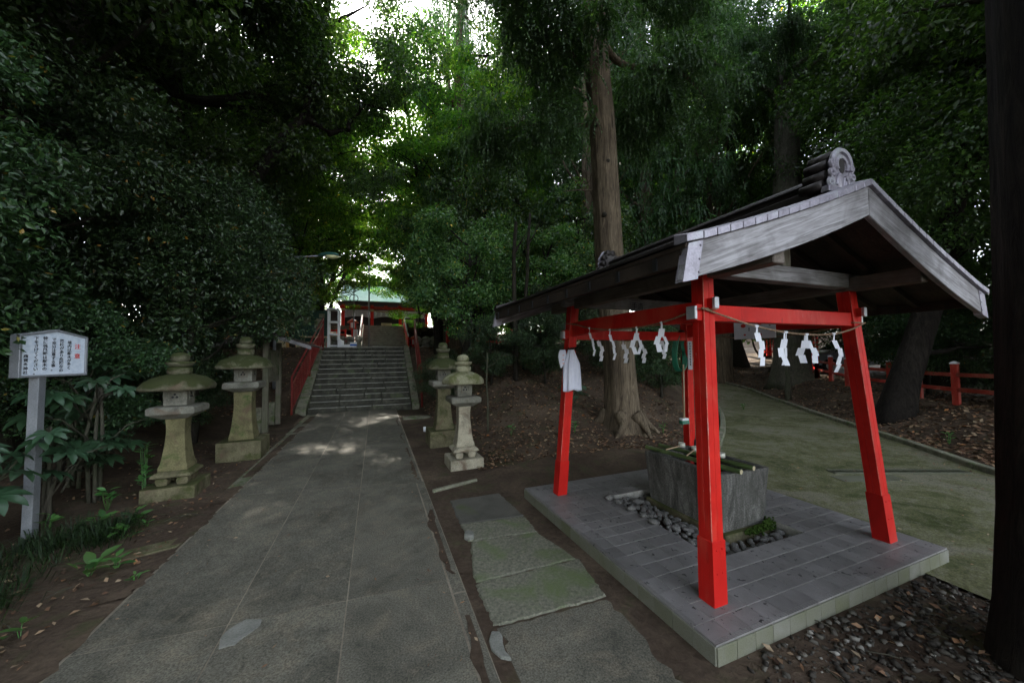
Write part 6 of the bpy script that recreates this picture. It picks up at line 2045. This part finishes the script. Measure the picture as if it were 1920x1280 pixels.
# --- pale dead trunk
xp, yp = 5.1, 21.6
pt_ = empty('pale_tree', (xp, yp, Hs(xp, yp)), 0, 'slim sunlit pale trunk standing high among the cypresses', 'tree')
pa = wander(91, 24, 12, amp=.08)
place('trunk', trunk_mesh('pale_trunk', pa, [.42, .36, .35, .34, .33, .32, .31, .30, .28, .26, .22, .15, .06], M['bark_pale'], [((0, 0, 16), (1.8, 0, 17.5), .06), ((0, 0, 19), (-1.5, .5, 20.5), .06)], 14, .02, 90), pt_)
# --- slim trunks
def slim(x, y, h, r, lean, lab, name='slim_trunk', mat='bark_dark', cat='sapling'):
    g = empty(name, (x, y, Hs(x, y)), 0, lab, cat)
    pa = wander(int(x * 100), h, 5, lean, .04)
    place('trunk', trunk_mesh('slim_trunk', pa, [r * (1 - .4 * k / 5) for k in range(6)], M[mat], [((lean[0] * .8, lean[1] * .8, h * .8), (lean[0] * .8 + .5, lean[1] * .8 + .1, h * .98), r * .4)], 8, .05, int(y * 10)), g)
    return g
slim(3.40, 8.9, 4.2, .075, (.05, .1), 'slim dark trunk standing left of the towel post')
slim(3.95, 9.7, 4.6, .065, (.3, .1), 'thin leaning sapling trunk right of the slim dark trunk')
slim(2.05, 6.9, 1.55, .022, (-.05, .0), 'thin bare stick stuck in the bank behind the pale lantern', 'bare_stick', 'bark_grey', 'stick')
slim(13.4, 8.6, 1.9, .10, (.02, 0), 'short grey stump post standing in the leaves before the giant trunk', 'grey_stake', 'bark_grey', 'stake')
slim(16.6, 13.4, 6.0, .12, (.1, 0), 'pale slim trunk behind the poster', 'slim_trunk', 'bark_grey')

# ---------------------------------------------------------------- fatsia with big hand-shaped leaves
def palm_leaf(name, R, lobes, mat, seed):
    rg = random.Random(seed)
    V, F = [(0, 0, 0)], []
    span = 2 * PI * .80
    for k in range(lobes):
        a = -span / 2 + span * (k + .5) / lobes + PI / 2
        l = R * (1.0 - .32 * abs((k + .5) / lobes - .5) * 2) * rg.uniform(.92, 1.05)
        w = l * .17
        u = Vector((math.cos(a), math.sin(a), 0)); s = Vector((-u.y, u.x, 0))
        b = len(V)
        for f, ww, dz in ((.30, .62, .03), (.52, 1.0, .045), (.72, .92, .02), (.88, .52, -.04)):
            c = u * l * f
            z = dz * R - .10 * R * f * f
            V += [tuple(c - s * w * ww + Vector((0, 0, z + w * .20 * ww))), tuple(c + Vector((0, 0, z - w * .10))), tuple(c + s * w * ww + Vector((0, 0, z + w * .20 * ww)))]
        V.append(tuple(u * l + Vector((0, 0, -.20 * R))))
        F += [(0, b + 1, b), (0, b + 2, b + 1)]
        for r_ in range(3):
            o = b + r_ * 3
            F += [(o, o + 1, o + 4, o + 3), (o + 1, o + 2, o + 5, o + 4)]
        o = b + 9; t_ = b + 12
        F += [(o, o + 1, t_), (o + 1, o + 2, t_)]
    me = bpy.data.meshes.new(name); me.from_pydata(V, [], F); me.materials.append(mat)
    me.polygons.foreach_set('use_smooth', [True] * len(me.polygons)); me.update()
    return me
fat = [palm_leaf('fatsia_leaf', .235, 8, M['leaf_fat'], 1), palm_leaf('fatsia_leaf', .21, 7, M['leaf_fat'], 2), palm_leaf('fatsia_leaf', .225, 9, M['leaf_fat'], 3)]
def fatsia(x, y, h, n, spread, lab, seed, s=1.0, face=0.0):
    rg = random.Random(seed)
    z0 = Hs(x, y)
    g = empty('fatsia_plant', (x, y, z0), 0, lab, 'plant', 'fatsia plants with hand shaped leaves')
    st = MB()
    tips = []
    for k in range(n):
        a = face + rg.uniform(-1.9, 1.9); r = spread * rg.uniform(.35, 1.0); z = h * rg.uniform(.30, 1.0)
        tip = Vector((r * math.cos(a), r * math.sin(a), z))
        base = Vector((rg.uniform(-.08, .08), rg.uniform(-.08, .08), max(.05, z - .35)))
        st.tube([base, (base + tip) / 2 + Vector((0, 0, .10)), tip], [.010, .008, .006], 5)
        tips.append((tip, a))
    for k in range(3):
        st.tube([(rg.uniform(-.1, .1), rg.uniform(-.1, .1), -.1), (rg.uniform(-.1, .1), rg.uniform(-.1, .1), h * .5), (rg.uniform(-.12, .12), rg.uniform(-.12, .12), h * .85)], [.022, .018, .012], 7)
    st.build('stem', M['leaf_small'] if False else M['bark_grey'], g, smooth=True)
    for k, (tip, a) in enumerate(tips):
        sc_ = s * rg.uniform(.8, 1.15)
        place('leaf', fat[k % 3], g, tip, (rg.uniform(-.50, -.18), rg.uniform(-.25, .25), a - PI / 2 + rg.uniform(-.3, .3)), (sc_, sc_, sc_))
    return g
fatsia(-3.12, 5.75, 1.55, 16, .55, 'fatsia with large hand shaped leaves spreading right of the sign pole', 1, 1.0, -.3)
fatsia(-3.20, 5.28, 1.15, 13, .5, 'fatsia with large leaves in front of and below the notice sign', 2, 1.0, .2)
fatsia(-3.32, 4.72, 1.0, 12, .5, 'fatsia with dark large leaves at the left edge below the sign', 3, 1.05, .3)
fatsia(-3.55, 6.3, 1.6, 11, .6, 'fatsia farther back behind the sign with leaves under the evergreen', 4, .95, -.2)
fatsia(3.95, 7.05, .55, 9, .42, 'small fatsia clump at the foot of the great cedar', 5, .62, -1.8)
# ---------------------------------------------------------------- small plants
def seedling(x, y, n, L, lab, seed, h=.10, mat='leaf_small', name='seedling', grp='seedlings in the soil left of the path'):
    rs = np.random.RandomState(seed)
    az = np.arange(n) * 2.4 + rs.random(n)
    el = .15 + .5 * rs.random(n)
    D = np.stack([np.cos(az) * np.cos(el), np.sin(az) * np.cos(el), np.sin(el)], 1)
    zb_ = h * (.45 + .55 * rs.random(n))
    C = D * L * .62; C[:, 2] += zb_
    C += rs.normal(size=(n, 3)) * L * .18
    N = np.tile([0, 0, 1.0], (n, 1)) + rs.normal(size=(n, 3)) * .25
    l = L * (.7 + .5 * rs.random(n))
    z0 = Hs(x, y)
    g = empty(name, (x, y, z0), rs.random() * 6, lab, 'plant', grp)
    place('leaves', long_leaf_mesh('seedling_leaves', C, D, N, l, l * .42, M[mat]), g)
    st = MB()
    for k in range(0, n, 2):
        st.tube([(0, 0, -.03), tuple(C[k] * .4 + np.array([0, 0, .02])), tuple(C[k] - D[k] * l[k] * .4)], .0025, 4)
    st.build('stem', M[mat], g)
for i, (px_, py_, n, L, h, lab) in enumerate((
    (-2.09, 3.88, 8, .15, .07, 'pale green seedling with long flat leaves nearest the camera'),
    (-1.96, 3.95, 7, .13, .08, 'long leaved seedling just right of the flat leaved one'),
    (-2.22, 4.55, 7, .13, .10, 'bright seedling with a star of leaves on the bare soil'),
    (-1.70, 3.65, 5, .06, .04, 'tiny two leaved seedling at the path edge'),
    (-2.16, 4.80, 4, .07, .05, 'tiny seedling before the flat mossy stone'),
    (-2.36, 5.02, 7, .10, .08, 'small dark seedling below the squat lantern'),
    (-2.02, 3.19, 4, .11, .06, 'bright three leaved seedling at the lower left corner'),
    (-2.61, 4.95, 8, .12, .12, 'dull green plant at the foot of the grass'),
    (-2.62, 5.75, 22, .10, .40, 'leafy seedling left of the squat lantern block'),
    (-2.85, 6.25, 24, .10, .55, 'taller leafy sprig behind the squat lantern'),
    (-2.80, 5.45, 18, .09, .25, 'dark leafy sprig between the sign pole and the lantern'),
    (-3.02, 5.02, 9, .10, .14, 'low rosette at the foot of the sign pole'))):
    seedling(px_, py_, n, L, lab, i + 200, h)
for i, (px_, py_, lab) in enumerate(((2.3, 6.3, 'small sprig on the dark bank left of the towel post'), (3.45, 6.0, 'small sprig on the bank under the towel'), (2.9, 5.4, 'small sprig at the rear left corner of the platform'), (5.6, 6.1, 'small sprig on the bank right of the cedar roots'), (4.05, .75, 'torn green weed at the corner of the road and gravel'), (10.3, 7.9, 'green weed in the leaves beside the road kerb'), (9.4, 3.4, 'low green weed in the leaves right of the drain grate'))):
    seedling(px_, py_, 12, .09, lab, i + 300, .2, 'leaf_small', 'sprig', 'sprigs on the leafy banks')

def blades(name, lab, pts, n, L, seed, mat):
    rs = np.random.RandomState(seed)
    P = np.array(pts)[rs.randint(0, len(pts), n)]
    az = rs.random(n) * 6.283
    rr = np.abs(rs.normal(size=n)) * .10
    px_ = P[:, 0] + rr * np.cos(az); py_ = P[:, 1] + rr * np.sin(az)
    z = H(px_, py_)
    V, F = [], []
    l = L * (.5 + .8 * rs.random(n))
    out = np.stack([np.cos(az), np.sin(az), np.zeros(n)], 1)
    sd = np.stack([-np.sin(az), np.cos(az), np.zeros(n)], 1) * .0032
    b0 = np.stack([px_, py_, z - .01], 1)
    m = b0 + out * (l * .25)[:, None] + np.array([0, 0, 1]) * (l * .55)[:, None]
    t_ = b0 + out * (l * .85)[:, None] + np.array([0, 0, 1]) * (l * .42)[:, None]
    V = np.stack([b0 - sd, b0 + sd, m + sd, m - sd, t_], 1).reshape(-1, 3)
    k = np.arange(n) * 5
    F = np.stack([k, k + 1, k + 2, k, k + 2, k + 3, k + 3, k + 2, k + 4], 1).reshape(-1)
    o = place(name, tri_mesh(name, V, F, mat))
    tag(o, lab, 'grass', None, 'stuff')
rg = random.Random(77)
pts = [(-2.62 + rg.uniform(-.35, .25), 4.2 + rg.uniform(-.8, .7)) for _ in range(60)] + [(-2.45 + rg.uniform(-.25, .2), 4.6 + rg.uniform(-.2, .3)) for _ in range(18)] + [(-2.5 + rg.uniform(-.4, .2), 3.3 + rg.uniform(-.5, .5)) for _ in range(25)]
blades('grass', 'dark strap leaved grass tufts left of the path below the sign', pts, 2000, .20, 5, M['leaf_fern'])

# ---------------------------------------------------------------- fallen leaves, gravel, twigs
M['litter'] = None
tn = NT('fallen_leaf')
g_ = tn.n('ShaderNodeNewGeometry')
c = tn.ramp(g_.outputs['Random Per Island'], [(0, (.045, .026, .016)), (.35, (.11, .06, .035)), (.6, (.18, .10, .055)), (.8, (.26, .17, .10)), (.93, (.30, .23, .15)), (1, (.34, .12, .03))])
M['litter'] = tn.done(tn.bsdf(c, .75, .25))
def litter(name, lab, region, n, L, seed, cat='leaves'):
    rs = np.random.RandomState(seed)
    x, y = region(rs, n)
    dr, _, _ = road_info(x, y)
    k = (dr > .14)
    x, y = x[k], y[k]; n = len(x)
    z = H(x, y)
    az = rs.random(n) * 6.283
    D = np.stack([np.cos(az), np.sin(az), rs.normal(size=n) * .25], 1)
    N = np.stack([rs.normal(size=n) * .45, rs.normal(size=n) * .45, np.ones(n)], 1)
    l = L * (.5 + .8 * rs.random(n))
    C = np.stack([x, y, z + .008 + .012 * rs.random(n)], 1)
    o = place(name, leaf_mesh(name, C, D, N, l, l * (.38 + .25 * rs.random(n)), M['litter'], .28, -.12))
    tag(o, lab, cat, None, 'stuff')
def reg_right(rs, n):
    i = rs.randint(60, 380, n) % (len(RR) - 26) + 16
    d = rs.random(n) ** 1.3 * 4.2 + .15
    a = RR[i]; t_ = RR[np.minimum(i + 1, len(RR) - 1)] - RR[i - 1]
    t_ /= np.linalg.norm(t_, axis=1, keepdims=True)
    return a[:, 0] + t_[:, 1] * d + rs.normal(size=n) * .3, a[:, 1] - t_[:, 0] * d + rs.normal(size=n) * .3
litter('fallen_leaves', 'thick brown fallen leaves on the verge right of the mossy road', reg_right, 16000, .085, 1)
def reg_bank(rs, n):
    x = 1.4 + 6.5 * rs.random(n); y = 5.2 + 7.0 * rs.random(n) ** 1.2
    return x, y
litter('fallen_leaves', 'brown fallen leaves on the dark bank behind the pavilion', reg_bank, 9000, .07, 2)
def reg_left(rs, n):
    return -1.75 - np.abs(rs.normal(size=n)) * 1.2, 2.0 + 7 * rs.random(n)
litter('fallen_leaves', 'scattered fallen leaves on the soil left of the path', reg_left, 1100, .05, 3)
def reg_hill(rs, n):
    return np.where(rs.random(n) < .5, -2.4 - 3 * rs.random(n), 1.5 + 5 * rs.random(n)), 11 + 5.5 * rs.random(n)
litter('fallen_leaves', 'fallen leaves on the slopes beside the lower stairs', reg_hill, 3500, .08, 4)

def litter_flat(name, lab, xs_, ys_, zs_, L, seed):
    rs = np.random.RandomState(seed); n = len(xs_)
    az = rs.random(n) * 6.283
    D = np.stack([np.cos(az), np.sin(az), rs.normal(size=n) * .08], 1)
    N = np.stack([rs.normal(size=n) * .2, rs.normal(size=n) * .2, np.ones(n)], 1)
    l = L * (.35 + .9 * rs.random(n) ** 1.5)
    o = place(name, leaf_mesh(name, np.stack([xs_, ys_, zs_ + .006], 1), D, N, l, l * (.2 + .35 * rs.random(n)), M['litter'], .2, -.1))
    tag(o, lab, 'leaves', None, 'stuff')
rs = np.random.RandomState(44)
n = 420; x = -1.6 + 2.15 * rs.random(n); y = .6 + 11.5 * rs.random(n) ** 1.3
edge = rs.random(n) < .5; x = np.where(edge, np.where(rs.random(n) < .5, -1.6 + np.abs(rs.normal(size=n)) * .12, .57 - np.abs(rs.normal(size=n)) * .12), x)
litter_flat('leaf_debris', 'scattered bits of leaf and twig on the slab path', x, y, np.full(n, .021), .035, 45)
n = 900; i = rs.randint(14, 66, n); f = rs.random(n); f = np.where(rs.random(n) < .45, 1 - np.abs(rs.normal(size=n)) * .08, f).clip(.02, .98)
p = RL[i] * (1 - f)[:, None] + RR[i] * f[:, None] + rs.normal(size=(n, 2)) * .06
k = (p[:, 0] > 4.35)
litter_flat('leaf_debris', 'scattered leaves and needles on the mossy road', p[k, 0], p[k, 1], RZ[i][k] + .006, .05, 46)
M['gravel'] = m_noise('gravel_stone', [(.3, (.045, .042, .038)), (.6, (.11, .105, .095)), (.82, (.26, .25, .23))], 3, .85, .2, 60, .4, .004)
tn = NT('gravel_mixed')
g_ = tn.n('ShaderNodeNewGeometry')
c = tn.ramp(g_.outputs['Random Per Island'], [(0, (.024, .020, .016)), (.6, (.052, .046, .037)), (.88, (.095, .086, .070)), (.98, (.25, .235, .205))])
M['gravel'] = tn.done(tn.bsdf(c, .85, .2))
rs = np.random.RandomState(8)
bm = bmesh.new(); bmesh.ops.create_icosphere(bm, subdivisions=1, radius=1)
bv = np.array([v.co[:] for v in bm.verts]); bf = np.array([[v.index for v in f.verts] for f in bm.faces]); bm.free()
n = 5200
x = 1.85 + 2.2 * rs.random(n); y = -.2 + 1.75 * rs.random(n)
dens = np.clip(.30 + .35 * (x - 2.2) + .5 * (.9 - np.abs(y - .9)), .06, 1)
k = (rs.random(n) < dens) & (x < 3.86) & (y < 1.5 + .02 * (x - 1.7))
x, y = x[k], y[k]; n = len(x)
r = .006 + .015 * rs.random(n) ** 2.4
sc = np.stack([r * (1 + .5 * rs.random(n)), r, r * .7], 1)
az = rs.random(n) * 6.28
V = bv[None] * (1 + .34 * rs.normal(size=(n, len(bv), 1))) * sc[:, None]
ca, sa = np.cos(az)[:, None], np.sin(az)[:, None]
V = np.stack([V[..., 0] * ca - V[..., 1] * sa + x[:, None], V[..., 0] * sa + V[..., 1] * ca + y[:, None], V[..., 2] + (H(x, y) + r * .35)[:, None]], 2)
F = (bf[None] + (np.arange(n) * len(bv))[:, None, None]).reshape(-1)
o = place('gravel', tri_mesh('gravel', V.reshape(-1, 3), F, M['gravel']))
tag(o, 'grey gravel scattered on the soil before the platform at lower right', 'gravel', None, 'stuff')
def reg_grav(rs, n): return 2.0 + 1.85 * rs.random(n), .1 + 1.4 * rs.random(n)
litter('fallen_leaves', 'fallen leaves among the gravel at lower right', reg_grav, 200, .05, 6)
mb = MB()
rg = random.Random(15)
for k in range(60):
    x, y = rg.uniform(2.2, 3.8), rg.uniform(.3, 1.45)
    if k > 35: x, y = rg.uniform(-3.0, -1.8), rg.uniform(2.4, 5.0)
    a = rg.uniform(0, 6.28); L = rg.uniform(.05, .22)
    z = Hs(x, y) + .012
    mb.tube([(x, y, z), (x + .5 * L * math.cos(a) + rg.uniform(-.01, .01), y + .5 * L * math.sin(a), z + .012), (x + L * math.cos(a), y + L * math.sin(a), z)], [.0035, .003, .0015], 4)
o = mb.build('fallen_twigs', M['bark_grey']); tag(o, 'thin fallen twigs on the soil at both sides', 'twigs', None, 'stuff')
